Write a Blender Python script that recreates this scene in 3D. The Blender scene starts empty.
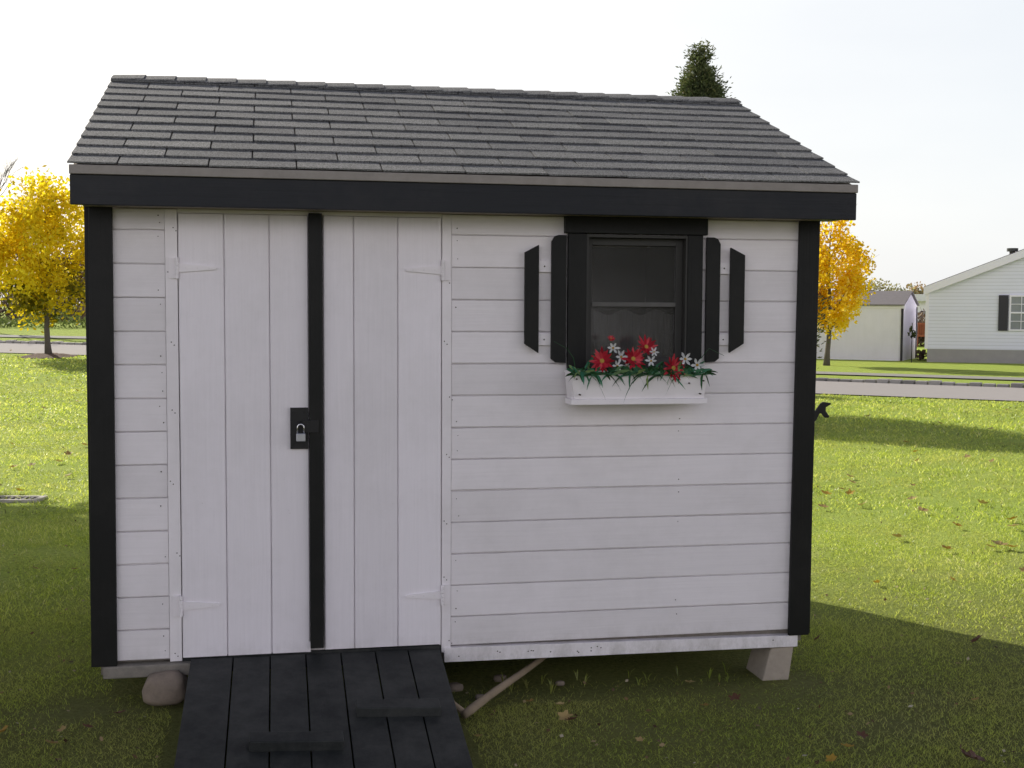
import bpy, math, random
import numpy as np
from mathutils import Vector, Matrix, noise
R = math.radians
rng = np.random.default_rng(7)
random.seed(7)
scn = bpy.context.scene
COL = scn.collection
G = 0.35                       # height of the lowest siding joint above the lawn

# ------------------------------------------------------------------ camera frame
CAM = Vector((0.636, -5.029, 1.301 + G)); F = 1220.0
FW = Vector((0.18880801, 0.98004247, -0.06219558)); RT = Vector((0.98199124, -0.18885601, 0.00515959)); UP = Vector((0.00668939, 0.06204968, 0.99805064))
HF = Vector((FW.x, FW.y, 0)).normalized(); HR = Vector((HF.y, -HF.x, 0))
def ray(px, py): return FW + RT * ((px - 512) / F) + UP * ((384 - py) / F)
def at_y(px, py, Y):
    d = ray(px, py); return CAM + d * ((Y - CAM.y) / d.y)
def gnd(px, py, z=0.0):
    d = ray(px, py); return CAM + d * ((z - CAM.z) / d.z)
def W(lat, dep): # lateral / depth from the viewer to ground coordinates
    p = CAM + HR * lat + HF * dep; return (p.x, p.y)
def L2(px, dep): return W((px - 512) / F * dep, dep)
def sst(t): t = min(1, max(0, t)); return t * t * (3 - 2 * t)
def T(x, y):
    d = Vector((x, y, 0)) - CAM; lat = d.dot(HR); dep = d.dot(HF)
    z = sst((-lat - 1) / 7) * 0.03 * min(40, max(0, dep - 24))
    near = sst((16 - math.hypot(x - 1.4, y)) / 10)
    z += near * 0.05 * (1 - sst((x - 0.2) / 1.1))
    z += near * 0.012 * noise.noise(Vector((x * 1.3, y * 1.3, 3)))
    return z

# ------------------------------------------------------------------ mesh builder
class MB:
    def __init__(s): s.v = []; s.f = []; s.m = []; s.c = []
    def add(s, vs, fs, m=0, c=None):
        n = len(s.v); s.v += [tuple(v) for v in vs]
        for f in fs: s.f.append(tuple(n + i for i in f)); s.m.append(m); s.c.append(c if c is not None else 0.5)
    def box(s, x0, x1, y0, y1, z0, z1, m=0, c=None):
        s.add([(x0,y0,z0),(x1,y0,z0),(x1,y1,z0),(x0,y1,z0),(x0,y0,z1),(x1,y0,z1),(x1,y1,z1),(x0,y1,z1)],
              [(0,3,2,1),(4,5,6,7),(0,1,5,4),(1,2,6,5),(2,3,7,6),(3,0,4,7)], m, c)
    def prism(s, poly, a, b, axis='y', m=0, c=None):
        # poly in the two other axes, extruded from a to b
        def P(u, w, t): return {'y': (u, t, w), 'x': (t, u, w), 'z': (u, w, t)}[axis]
        n = len(poly)
        vs = [P(u, w, a) for u, w in poly] + [P(u, w, b) for u, w in poly]
        fs = [tuple(range(n)), tuple(range(2*n-1, n-1, -1))] + [(i, n+i, n+(i+1) % n, (i+1) % n) for i in range(n)]
        s.add(vs, fs, m, c)
    def tube(s, pts, rad, seg=8, m=0, c=None, cap=True):
        pts = [Vector(p) for p in pts]; n = len(pts)
        rad = rad if isinstance(rad, (list, tuple)) else [rad] * n
        vs = []
        for i, p in enumerate(pts):
            d = (pts[min(i+1, n-1)] - pts[max(i-1, 0)]).normalized()
            a = d.orthogonal().normalized() if i == 0 else (a - d * a.dot(d)).normalized()
            b = d.cross(a)
            for k in range(seg):
                t = 2*math.pi*k/seg; vs.append(p + (a*math.cos(t) + b*math.sin(t)) * rad[i])
        fs = [(i*seg+k, i*seg+(k+1) % seg, (i+1)*seg+(k+1) % seg, (i+1)*seg+k) for i in range(n-1) for k in range(seg)]
        if cap: fs += [tuple(range(seg-1, -1, -1)), tuple(range((n-1)*seg, n*seg))]
        s.add(vs, fs, m, c)
    def build(s, name, mats, parent=None, smooth=False, bevel=0, loc=None):
        me = bpy.data.meshes.new(name); me.from_pydata(s.v, [], s.f); 
        for mt in (mats if isinstance(mats, (list, tuple)) else [mats]): me.materials.append(mt)
        me.polygons.foreach_set('material_index', s.m)
        a = me.attributes.new('tone', 'FLOAT', 'FACE'); a.data.foreach_set('value', s.c)
        if smooth: me.polygons.foreach_set('use_smooth', [True] * len(s.f))
        me.validate(); me.update()
        import bmesh
        bm = bmesh.new(); bm.from_mesh(me); bmesh.ops.recalc_face_normals(bm, faces=bm.faces)
        bm.to_mesh(me); bm.free()
        return link(name, me, parent, bevel, loc)
def wloc(p):
    v = Vector((0,0,0))
    while p: v += p.location; p = p.parent
    return v
def link(name, me, parent=None, bevel=0, loc=None):
    o = bpy.data.objects.new(name, me); COL.objects.link(o)
    if parent:
        o.parent = parent; o.location = -wloc(parent) if loc is None else loc
    elif loc is not None: o.location = loc
    if bevel:
        b = o.modifiers.new('bevel', 'BEVEL'); b.width = bevel; b.segments = 2; b.limit_method = 'ANGLE'; b.angle_limit = R(40)
    return o
def tag(o, label=None, cat=None, group=None, kind=None):
    if label: o['label'] = label
    if cat: o['category'] = cat
    if group: o['group'] = group
    if kind: o['kind'] = kind
    return o
def thing(name, loc, label, cat, group=None):
    o = bpy.data.objects.new(name, None); o.empty_display_size = .2; COL.objects.link(o); o.location = loc
    return tag(o, label, cat, group)
def quads(name, V, FN, tone, mat, parent=None):
    """V (n,k,3): n faces with k corners each"""
    n, k = V.shape[:2]; me = bpy.data.meshes.new(name)
    me.vertices.add(n*k); me.vertices.foreach_set('co', V.reshape(-1).astype(np.float32))
    me.loops.add(n*k); me.loops.foreach_set('vertex_index', np.arange(n*k, dtype=np.int32))
    me.polygons.add(n); me.polygons.foreach_set('loop_start', np.arange(0, n*k, k, dtype=np.int32))
    me.materials.append(mat)
    a = me.attributes.new('tone', 'FLOAT', 'FACE'); a.data.foreach_set('value', tone.astype(np.float32))
    me.update(calc_edges=True)
    return link(name, me, parent)

# ------------------------------------------------------------------ materials
def newmat(name):
    m = bpy.data.materials.new(name); m.use_nodes = True; nt = m.node_tree
    return m, nt, nt.nodes['Principled BSDF']
def N(nt, t, **kw):
    n = nt.nodes.new(t)
    for k, v in kw.items():
        if k in n.inputs.keys(): n.inputs[k].default_value = v
        else: setattr(n, k, v)
    return n
def ramp(nt, fac, stops):
    r = nt.nodes.new('ShaderNodeValToRGB'); e = r.color_ramp.elements
    while len(e) < len(stops): e.new(.5)
    for q, (p, c) in zip(e, stops): q.position = p; q.color = (*c, 1)
    nt.links.new(fac, r.inputs[0]); return r.outputs[0]
def coords(nt, scale=(1,1,1)):
    g = nt.nodes.new('ShaderNodeNewGeometry'); mp = nt.nodes.new('ShaderNodeMapping'); mp.inputs['Scale'].default_value = scale
    nt.links.new(g.outputs['Position'], mp.inputs[0]); return mp.outputs[0]
def noisef(nt, sc, vec=None, detail=4, rough=.6):
    n = N(nt, 'ShaderNodeTexNoise'); n.inputs['Scale'].default_value = sc; n.inputs['Detail'].default_value = detail; n.inputs['Roughness'].default_value = rough
    if vec is not None: nt.links.new(vec, n.inputs['Vector'])
    return n.outputs['Fac']
def mixc(nt, fac, a, b, mode='MIX'):
    n = nt.nodes.new('ShaderNodeMix'); n.data_type = 'RGBA'; n.blend_type = mode
    for s, v in ((0, fac), (6, a), (7, b)):
        if hasattr(v, 'links'): nt.links.new(v, n.inputs[s])
        else: n.inputs[s].default_value = v if s == 0 else (*v, 1)
    return n.outputs[2]
def bump(nt, bs, h, strength=.3, dist=.002):
    b = nt.nodes.new('ShaderNodeBump'); b.inputs['Strength'].default_value = strength; b.inputs['Distance'].default_value = dist
    nt.links.new(h, b.inputs['Height']); nt.links.new(b.outputs[0], bs.inputs['Normal'])
def toneattr(nt):
    a = nt.nodes.new('ShaderNodeAttribute'); a.attribute_name = 'tone'; return a.outputs['Fac']
def painted(name, c, dirt=(.30,.29,.24), rough=.55, grain=(3,3,90), low=False, amt=.25, spec=.3, chip=(.34,.30,.25)):
    m, nt, bs = newmat(name)
    n1 = noisef(nt, 1.0, coords(nt, grain), 5, .65); n2 = noisef(nt, 2.2, coords(nt), 6, .7)
    f = ramp(nt, n2, [(.45, (0,0,0)), (.85, (1,1,1))])
    sp_ = noisef(nt, 70, coords(nt), 3, .8)
    col = mixc(nt, f, c, tuple(c[i]*(1-amt) + dirt[i]*amt for i in range(3)))
    col = mixc(nt, toneattr(nt), tuple(k*.93 for k in (1,1,1)), (1,1,1)) and mixc(nt, 1.0, col, mixc(nt, toneattr(nt), (.93,.93,.925), (1.03,1.03,1.03)), 'MULTIPLY')
    col = mixc(nt, 1.0, col, mixc(nt, n1, (.92,.92,.92), (1.06,1.06,1.06)), 'MULTIPLY')
    blot = noisef(nt, 3.1, coords(nt), 2, .5); bm_ = N(nt, 'ShaderNodeMath', operation='MULTIPLY')
    nt.links.new(ramp(nt, sp_, [(.70, (0,0,0)), (.76, (1,1,1))]), bm_.inputs[0]); nt.links.new(ramp(nt, blot, [(.50, (0,0,0)), (.66, (.7,.7,.7))]), bm_.inputs[1])
    col = mixc(nt, bm_.outputs[0], col, chip)
    if low:   # splash dirt and mildew near the ground
        g = nt.nodes.new('ShaderNodeNewGeometry'); sp = nt.nodes.new('ShaderNodeSeparateXYZ'); nt.links.new(g.outputs['Position'], sp.inputs[0])
        mr = N(nt, 'ShaderNodeMapRange'); nt.links.new(sp.outputs['Z'], mr.inputs[0])
        mr.inputs[1].default_value = G - .20; mr.inputs[2].default_value = G - .06; mr.inputs[3].default_value = .42; mr.inputs[4].default_value = 0
        n3 = noisef(nt, 9, coords(nt, (1,1,.6)), 6, .75)
        rr = ramp(nt, n3, [(.42, (0,0,0)), (.62, (1,1,1))])
        mu = N(nt, 'ShaderNodeMath', operation='MULTIPLY'); nt.links.new(mr.outputs[0], mu.inputs[0]); nt.links.new(rr, mu.inputs[1])
        col = mixc(nt, mu.outputs[0], col, (.20,.19,.13))
    nt.links.new(col, bs.inputs['Base Color']); bs.inputs['Roughness'].default_value = rough; bs.inputs['Specular IOR Level'].default_value = spec
    bump(nt, bs, n1, .55, .002); return m
def plain(name, c, rough=.7, metal=0, nscale=30, var=.25, bstr=.3, bd=.003):
    m, nt, bs = newmat(name); n = noisef(nt, nscale, coords(nt), 6, .7)
    col = mixc(nt, n, tuple(k*(1-var) for k in c), tuple(min(1, k*(1+var)) for k in c))
    nt.links.new(col, bs.inputs['Base Color']); bs.inputs['Roughness'].default_value = rough; bs.inputs['Metallic'].default_value = metal
    bump(nt, bs, n, bstr, bd); return m
def leafy(name, stops, trans=.45, rough=.6, patch=None, spec=.2):
    m, nt, bs = newmat(name)
    col = ramp(nt, toneattr(nt), stops)
    if patch: # large patches of another tint
        n = noisef(nt, patch[0], coords(nt), 4, .6); f = ramp(nt, n, [(.40, (0,0,0)), (.66, (1,1,1))])
        col = mixc(nt, mixc(nt, f, (0,0,0), (patch[2],)*3), col, patch[1])
    nt.links.new(col, bs.inputs['Base Color']); bs.inputs['Roughness'].default_value = rough; bs.inputs['Specular IOR Level'].default_value = spec
    tr = nt.nodes.new('ShaderNodeBsdfTranslucent'); nt.links.new(mixc(nt, 1.0, col, (1.0,1.0,.75), 'MULTIPLY'), tr.inputs[0])
    mx = nt.nodes.new('ShaderNodeMixShader'); mx.inputs[0].default_value = trans
    nt.links.new(bs.outputs[0], mx.inputs[1]); nt.links.new(tr.outputs[0], mx.inputs[2]); nt.links.new(mx.outputs[0], nt.nodes['Material Output'].inputs[0])
    return m

WHITE = painted('white_paint', (.87,.83,.85), low=True, amt=.22)
WHITEV = painted('white_paint_vertical', (.87,.83,.865), grain=(90,3,3), low=True, amt=.18)
WTRIM = painted('white_trim_paint', (.88,.84,.86), grain=(3,3,3), low=True)
BLACK = painted('black_paint', (.008,.0085,.008), dirt=(.03,.029,.026), rough=.5, amt=.55, chip=(.09,.08,.07), grain=(120,120,4), spec=.25)
FASC = painted('black_fascia_paint', (.017,.019,.023), dirt=(.05,.048,.046), rough=.5, amt=.6, chip=(.12,.11,.10), grain=(3,3,70), spec=.25)
TAN = plain('weathered_plywood', (.30,.25,.20), .85, nscale=14)
DRIP = plain('weathered_drip_edge', (.26,.235,.21), .5, nscale=18, var=.3)
OLDW = plain('weathered_skid_timber', (.22,.20,.17), .9, nscale=26, var=.5)
DARK = plain('dark_interior', (.035,.032,.03), .9)
NAIL = plain('rusty_nail', (.06,.045,.035), .7)
STEEL = plain('brushed_steel', (.45,.46,.50), .38, 0.85, var=.1, bstr=.1)
CHROME = plain('shackle_steel', (.75,.75,.78), .2, 1, var=.05, bstr=.05)
IRON = plain('black_iron', (.012,.012,.013), .45, 0.3)
GREYF = painted('grey_sash_paint', (.045,.044,.041), dirt=(.03,.03,.03), rough=.5, grain=(40,40,4))
CONC = plain('concrete', (.37,.32,.26), .9, nscale=26, var=.25, bstr=.5, bd=.004)
STONE = plain('field_stone', (.25,.20,.155), .85, nscale=28, var=.4, bstr=.6, bd=.008)
STICK = plain('dry_wood', (.27,.21,.14), .85, nscale=22, var=.35)

def mat_shingle():
    m, nt, bs = newmat('asphalt_shingle')
    v = N(nt, 'ShaderNodeTexVoronoi', Scale=420.0); nt.links.new(coords(nt), v.inputs['Vector'])
    n = noisef(nt, 150, coords(nt), 4, .85); big = noisef(nt, 1.6, coords(nt), 4, .6)
    c = mixc(nt, ramp(nt, n, [(.38,(0,0,0)),(.64,(1,1,1))]), (.04,.041,.041), (.345,.35,.345))
    c = mixc(nt, 1.0, c, mixc(nt, toneattr(nt), (.78,.78,.80), (1.15,1.14,1.13)), 'MULTIPLY')
    c = mixc(nt, 1.0, c, mixc(nt, big, (.82,.82,.82), (1.15,1.15,1.15)), 'MULTIPLY')
    nt.links.new(c, bs.inputs['Base Color']); bs.inputs['Roughness'].default_value = .85; bs.inputs['Specular IOR Level'].default_value = .3
    bump(nt, bs, v.outputs['Distance'], .7, .0025); return m
SHING = mat_shingle()

def mat_ramp():
    m, nt, bs = newmat('worn_black_deck_paint')
    n1 = noisef(nt, 1, coords(nt, (70,4,4)), 5, .7); n2 = noisef(nt, 5, coords(nt), 7, .75); n3 = noisef(nt, 60, coords(nt), 3, .7)
    c = mixc(nt, ramp(nt, n2, [(.40,(0,0,0)),(.66,(1,1,1))]), (.019,.0215,.021), (.050,.052,.049))
    c = mixc(nt, ramp(nt, n3, [(.68,(0,0,0)),(.78,(1,1,1))]), c, (.06,.058,.055))
    nt.links.new(c, bs.inputs['Base Color']); bs.inputs['Roughness'].default_value = .62; bs.inputs['Specular IOR Level'].default_value = .25; bump(nt, bs, n1, .5, .003); return m
RAMP = mat_ramp()

def mat_glass():
    m, nt, bs = newmat('window_glass')
    bs.inputs['Base Color'].default_value = (.02,.02,.02,1); bs.inputs['Roughness'].default_value = .04
    tr = nt.nodes.new('ShaderNodeBsdfTransparent'); tr.inputs[0].default_value = (.75,.75,.75,1)
    gl = nt.nodes.new('ShaderNodeBsdfGlossy'); gl.inputs['Roughness'].default_value = .13
    n = noisef(nt, 2.5, coords(nt), 1); b = nt.nodes.new('ShaderNodeBump'); b.inputs['Strength'].default_value = .05; b.inputs['Distance'].default_value = .02
    nt.links.new(n, b.inputs['Height']); nt.links.new(b.outputs[0], gl.inputs['Normal'])
    fr = nt.nodes.new('ShaderNodeFresnel'); fr.inputs[0].default_value = 1.5
    df = nt.nodes.new('ShaderNodeBsdfDiffuse'); df.inputs[0].default_value = (.5,.49,.47,1); m0 = nt.nodes.new('ShaderNodeMixShader')
    nt.links.new(ramp(nt, noisef(nt, 7, coords(nt, (.5,1,3)), 4, .5), [(.3, (.045,)*3), (.75, (.065,)*3)]), m0.inputs[0]); nt.links.new(tr.outputs[0], m0.inputs[1]); nt.links.new(df.outputs[0], m0.inputs[2])
    mx = nt.nodes.new('ShaderNodeMixShader'); nt.links.new(fr.outputs[0], mx.inputs[0])
    nt.links.new(m0.outputs[0], mx.inputs[1]); nt.links.new(gl.outputs[0], mx.inputs[2]); nt.links.new(mx.outputs[0], nt.nodes['Material Output'].inputs[0])
    return m
GLASS = mat_glass()

def mat_lawn():
    m, nt, bs = newmat('lawn_soil')
    a = noisef(nt, .35, coords(nt), 5, .6); b = noisef(nt, 3.5, coords(nt), 6, .7); c3 = noisef(nt, 45, coords(nt), 4, .7)
    c = ramp(nt, c3, [(.3,(.16,.23,.035)), (.55,(.44,.55,.10)), (.75,(.62,.68,.20))])
    c = mixc(nt, ramp(nt, b, [(.45,(0,0,0)),(.8,(.55,.55,.55))]), c, (.58,.60,.22))
    c = mixc(nt, ramp(nt, a, [(.4,(0,0,0)),(.65,(.5,.5,.5))]), c, (.36,.50,.09))
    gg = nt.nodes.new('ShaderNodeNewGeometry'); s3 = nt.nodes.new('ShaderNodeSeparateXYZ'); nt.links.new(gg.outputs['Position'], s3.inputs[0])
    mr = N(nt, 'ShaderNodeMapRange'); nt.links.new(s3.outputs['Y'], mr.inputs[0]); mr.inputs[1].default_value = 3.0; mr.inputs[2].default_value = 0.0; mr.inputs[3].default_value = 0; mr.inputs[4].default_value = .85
    c = mixc(nt, mr.outputs[0], c, mixc(nt, c3, (.06,.062,.022), (.17,.15,.065)))   # earth and thatch between thin blades, darkened to paint in the shed's shade
    nt.links.new(c, bs.inputs['Base Color']); bs.inputs['Roughness'].default_value = .9; bs.inputs['Specular IOR Level'].default_value = .1
    bump(nt, bs, c3, .9, .03); return m
LAWN = mat_lawn()
BLADE = leafy('grass_blade', [(0,(.09,.10,.03)), (.3,(.34,.45,.06)), (.6,(.66,.76,.12)), (.9,(.85,.88,.32)), (1,(.9,.85,.55))], .66, .42, patch=(.9, (.62,.60,.22), .55), spec=1.0)

# ------------------------------------------------------------------ ground
def axis_lines(lo, hi, c0, c1):
    a = list(np.arange(c0, c1 + .01, .2)); s = .2; x = a[0]; pre = []
    while x > lo: s = min(s*1.18, 60); x -= s; pre.append(x)
    s = .2; x = a[-1]; post = []
    while x < hi: s = min(s*1.18, 60); x += s; post.append(x)
    return pre[::-1] + a + post
xs = axis_lines(-700, 700, -5, 7); ys = axis_lines(-60, 900, -5, 8)
m = MB(); nx = len(xs)
m.v = [(x, y, T(x, y)) for y in ys for x in xs]
m.f = [(j*nx+i, j*nx+i+1, (j+1)*nx+i+1, (j+1)*nx+i) for j in range(len(ys)-1) for i in range(nx-1)]
m.m = [0]*len(m.f); m.c = [.5]*len(m.f)
tag(m.build('ground', LAWN, smooth=True), 'flat mown lawn stretching from the shed to the houses', 'ground', kind='structure')

# road, kerb, pavement as strips following the same line
near_e = [(34,8), (20,16.2), (14,19.5), (9.25,22.0), (5.9,23.7), (-3,28.8), (-11.7,33.8), (-14.3,34.2), (-30,38), (-70,50)]
far_e  = [(38,12), (23,19.5), (18,22), (10.8,25.7), (6.9,28.0), (-2.5,33.3), (-13.2,38.1), (-16,38.6), (-32,42.4), (-70,56)]
def resample(pl, n=120):
    P = np.array(pl, float)
    t = np.r_[0, np.cumsum(np.hypot(*np.diff(P, axis=0).T))]; u = np.linspace(0, t[-1], n)
    Q = np.c_[np.interp(u, t, P[:,0]), np.interp(u, t, P[:,1])]
    for _ in range(12): Q[1:-1] = (Q[:-2] + 2*Q[1:-1] + Q[2:]) / 4
    return Q
NE, FE = resample(near_e), resample(far_e)
def off(Q, d):
    t = np.gradient(Q, axis=0); t /= np.linalg.norm(t, axis=1)[:,None]; n = np.c_[t[:,1], -t[:,0]]
    n *= np.sign(n[:,1])[:,None]; return Q + n*d
def strip(A, B, dz, nacross=6):
    m = MB(); n = len(A)
    for i in range(n):
        for k in range(nacross+1):
            q = A[i]*(1-k/nacross) + B[i]*k/nacross; x, y = W(*q); m.v.append((x, y, T(x, y) + dz))
    for i in range(n-1):
        for k in range(nacross):
            a = i*(nacross+1)+k; m.f.append((a, a+1, a+nacross+2, a+nacross+1)); m.m.append(0); m.c.append(.5)
    return m
ASPH = plain('asphalt', (.36,.335,.32), .9, nscale=5, var=.12, bstr=.2)
tag(strip(NE, FE, .02).build('road', ASPH, smooth=True), 'grey asphalt road running past behind the shed', 'road', kind='structure')
PAVE = plain('pale_pavement', (.30,.29,.26), .9, nscale=4, var=.12)
tag(strip(off(FE, 2.9), off(FE, 4.1), .03).build('pavement', PAVE, smooth=True), 'narrow pale pavement beyond the kerb of the road', 'pavement', kind='structure')
m = MB(); KB = resample([tuple(q) for q in off(FE, .0)], 420)
for i in range(60, 400):
    a, b = KB[i], KB[i+1]; d = (b-a); L = np.hypot(*d); d /= L; nn = np.array([d[1], -d[0]]); nn *= np.sign(nn[1])
    p0 = a + d*.02; p1 = b - d*.02; p2 = p1 + nn*.28; p3 = p0 + nn*.28; h = .09 + random.uniform(-.02, .02)
    pts = []
    for zz in (-.05, h):
        for q in (p0, p1, p2, p3): x, y = W(*q); pts.append((x, y, T(x, y) + zz))
    m.add(pts, [(0,1,2,3),(4,7,6,5),(0,4,5,1),(1,5,6,2),(2,6,7,3),(3,7,4,0)], 0, random.random())
def toned(name, a, b, rough=.85):
    mm, nt, bs = newmat(name); n = noisef(nt, 14, coords(nt), 5, .7)
    c = mixc(nt, toneattr(nt), a, b); c = mixc(nt, 1.0, c, mixc(nt, n, (.75,.75,.75), (1.2,1.2,1.2)), 'MULTIPLY')
    nt.links.new(c, bs.inputs['Base Color']); bs.inputs['Roughness'].default_value = rough; bump(nt, bs, n, .4, .004); return mm
tag(m.build('kerb', toned('granite_block', (.22,.21,.20), (.46,.44,.41)), bevel=.015), 'row of rough granite kerb blocks along the far road edge', 'kerb', kind='structure')

# ------------------------------------------------------------------ grass blades
def grass():
    Vs = []; Ts = []
    camx, camy = CAM.x, CAM.y
    for d0, d1, dens, hgt, wid in ((2.2,3.9,1500,.026,.003), (3.9,6.6,14000,.023,.0024), (6.6,10,4200,.030,.0042), (10,17,900,.042,.009), (17,27,260,.05,.018), (27,36,90,.06,.035)):
        amax = .62 if d0 < 10 else .5
        n = int(dens * amax * (d1*d1 - d0*d0))
        d = np.sqrt(rng.uniform(d0*d0, d1*d1, n)); a = rng.uniform(-amax, amax, n)
        lat = d*np.sin(a); dep = d*np.cos(a)
        x = camx + HR.x*lat + HF.x*dep; y = camy + HR.y*lat + HF.y*dep
        keep = ~((x > .22) & (x < 1.36) & (y > -1.36) & (y < .3))                       # ramp
        keep &= ~((x > -.05) & (x < 2.92) & (y > .10) & (y < 2.4))                      # under the shed
        thin = (x > -.2) & (x < 3.0) & (y > -.14) & (y <= .12); keep &= ~thin | (rng.random(n) < .18)
        if d1 > 17:
            ir = np.interp(-lat, -NE[:,0], NE[:,1]); keep &= dep < ir - .1
            tx, ty = W(-12.5, 32.9); keep &= np.hypot(x-tx, y-ty) > .7
        if d0 < 17:   # bare and clumpy patches
            pn = np.array([noise.noise(Vector((u*2.3, v*2.3, 0))) for u, v in zip(x, y)]); keep &= rng.random(n) < .75 + pn*.9
        x, y, lat, dep = x[keep], y[keep], lat[keep], dep[keep]; n = len(x)
        z = np.array([T(u, v) for u, v in zip(x, y)]) - .004
        big = np.array([noise.noise(Vector((u*.9, v*.9, 5))) for u, v in zip(x, y)])
        h = hgt * rng.uniform(.45, 1.25, n) * (1 + big*.5); w = wid * rng.uniform(.6, 1.2, n)
        th = rng.uniform(0, 2*np.pi, n); ln = rng.uniform(.4, 1.7, n)*h; h = h*.85; ph = rng.uniform(0, 2*np.pi, n)
        B = np.stack([x, y, z], 1); S = np.stack([np.cos(th), np.sin(th), 0*th], 1)*w[:,None]/2
        Lv = np.stack([np.cos(ph)*ln, np.sin(ph)*ln, 0*ph], 1); U = np.stack([0*h, 0*h, h], 1)
        mid = B + U*.6 + Lv*.3; tip = B + U*.95 + Lv
        Vs.append(np.stack([B-S, B+S, mid+S*.8, mid-S*.8], 1)); Vs.append(np.stack([mid-S*.8, mid+S*.8, tip+S*.15, tip-S*.15], 1))
        tn = np.clip(rng.beta(2.2, 2.4, n)*.95 + big*.25 + (rng.random(n) < .05)*.5, 0, 1)
        moss_shade = np.clip(1.6 - y/1.3, 0, 1)*np.clip((4.6 - x)/1.6, 0, 1); tn = tn*(1 - .36*moss_shade) + (rng.random(n) < .10)*moss_shade*.28; Ts += [tn, tn]  # shed's shade painted into the blade tone, together with moss and thatch
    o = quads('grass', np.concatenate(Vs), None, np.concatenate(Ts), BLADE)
    tag(o, 'short mown grass blades covering the lawn around the shed', 'grass', kind='stuff')
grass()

# ------------------------------------------------------------------ SHED
P = .1334
ZB, ZT = G - .125, G + 1.6855                # siding bottom / top
shed = thing('garden_shed', (1.436, 1.22, 0.15), 'white wooden garden shed with black trim, double doors and dark shingled roof', 'shed')
XL, XR, YB = -.08, 2.95, 2.45
def front_rows(m, x0, x1, y=0.0, holes=(), nails=True):
    zs = [ZB] + [G + P*k for k in range(0, 13)] + [ZT]
    for k in range(len(zs)-1):
        a, b = zs[k] + .0018, zs[k+1] - .0018
        segs = [(x0, x1)]
        for (h0, h1, hz0, hz1) in holes:
            if b > hz0 and a < hz1: segs = [(x0, h0), (h1, x1)]
        tone = random.random()
        for (u, v) in segs:
            wv = random.uniform(-.001, .001)
            c = .0035; e1, e2, e3, e4 = (random.uniform(-.0011, .0011) for _ in range(4)); y1 = y + wv; y2 = y + random.uniform(-.001, .002)
            m.add([(u, y+c, a+e1), (v, y+c, a+e2), (u, y1, a+c+e1), (v, y2, a+c+e2), (u, y1, b-c*.3+e3), (v, y2, b-c*.3+e4), (u, y+c, b+e3), (v, y+c, b+e4), (u, y+.012, b), (v, y+.012, b), (u, y+.012, a), (v, y+.012, a)],
                  [(0,1,3,2),(2,3,5,4),(4,5,7,6),(6,7,9,8),(10,11,1,0),(0,2,4,6,8,10),(1,11,9,7,5,3)], 0, tone)
            if nails:
                for xn in (u + .025, v - .02) + ((u + (v-u)*.62,) if v-u > 1 else ()):
                    for zn in (a + .03, b - .025):
                        if random.random() < .55:
                            q = xn + random.uniform(-.008, .008); z = zn + random.uniform(-.006, .006); r = random.uniform(.0016, .003)
                            m.prism([(q + r*math.cos(t), z + r*math.sin(t)) for t in [i*math.pi/3 for i in range(6)]], y-.0022, y+.001, 'y', 1)
WX0, WX1, WZ0, WZ1 = 1.905, 2.372, G + 1.03, G + 1.612
m = MB(); front_rows(m, 0.0-.075, .201); m.build('front_siding', [WHITE, NAIL], shed); m = MB(); front_rows(m, 1.348, 2.945, holes=[(WX0-.03, WX1+.03, WZ0-.03, WZ1+.03)])
m.build('front_siding', [WHITE, NAIL], shed)
# inner backing of the front wall (with the window opening left open)
m = MB()
m.box(XL+.03, .25, .0125, .03, ZB, ZT); m.box(1.30, WX0, .0125, .03, ZB, ZT); m.box(WX1, XR-.03, .0125, .03, ZB, ZT)
m.box(WX0, WX1, .0125, .03, ZB, WZ0-.0); m.box(WX0, WX1, .0125, .03, WZ1, ZT); m.box(.25, 1.30, .025, .03, ZB, ZT)
m.build('wall_backing', WHITE, shed)
# side and rear walls
m = MB()
for k, zz in enumerate([ZB] + [G + P*i for i in range(0, 18)]):
    z1 = G + P*k if k else G; z1 = G + P*k
    if k == 0: z0 = ZB
    else: z0 = G + P*(k-1)
    for (xa, xb) in ((XL, XL+.014), (XR-.014, XR)):
        def ylim(z):
            if z <= G + 1.72: return (0.013, YB-.014)
            s = (z - (G+1.72))/.415; return (.013 + s, YB - .014 - s)
        y0, y1 = ylim(z0); y2, y3 = ylim(min(z1, G + 2.36))
        if y1 - y0 < .05: continue
        zt = min(z1, G + 2.32) - .002
        if y3 <= y2: y2 = y3 = 1.22
        m.prism([(y0, z0+.002), (y1, z0+.002), (y3, zt), (y2, zt)], xa, xb, 'x', 0, random.random())
    if z1 < ZT + .01: m.box(XL+.015, XR-.015, YB-.013, YB, z0+.002, z1-.002, 0, random.random())
m.build('side_siding', WHITE, shed)
m = MB(); m.box(XL+.016, XR-.016, YB-.03, YB-.0135, ZB, ZT); m.box(XL+.0145, XL+.02, .03, YB-.03, ZB, ZT); m.box(XR-.02, XR-.0145, .03, YB-.03, ZB, ZT)
m.build('wall_lining', DARK, shed)
m = MB(); m.box(XL+.01, XR-.01, .035, YB-.01, G-.185, ZB-.002)
m.build('floor', OLDW, shed)
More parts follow.
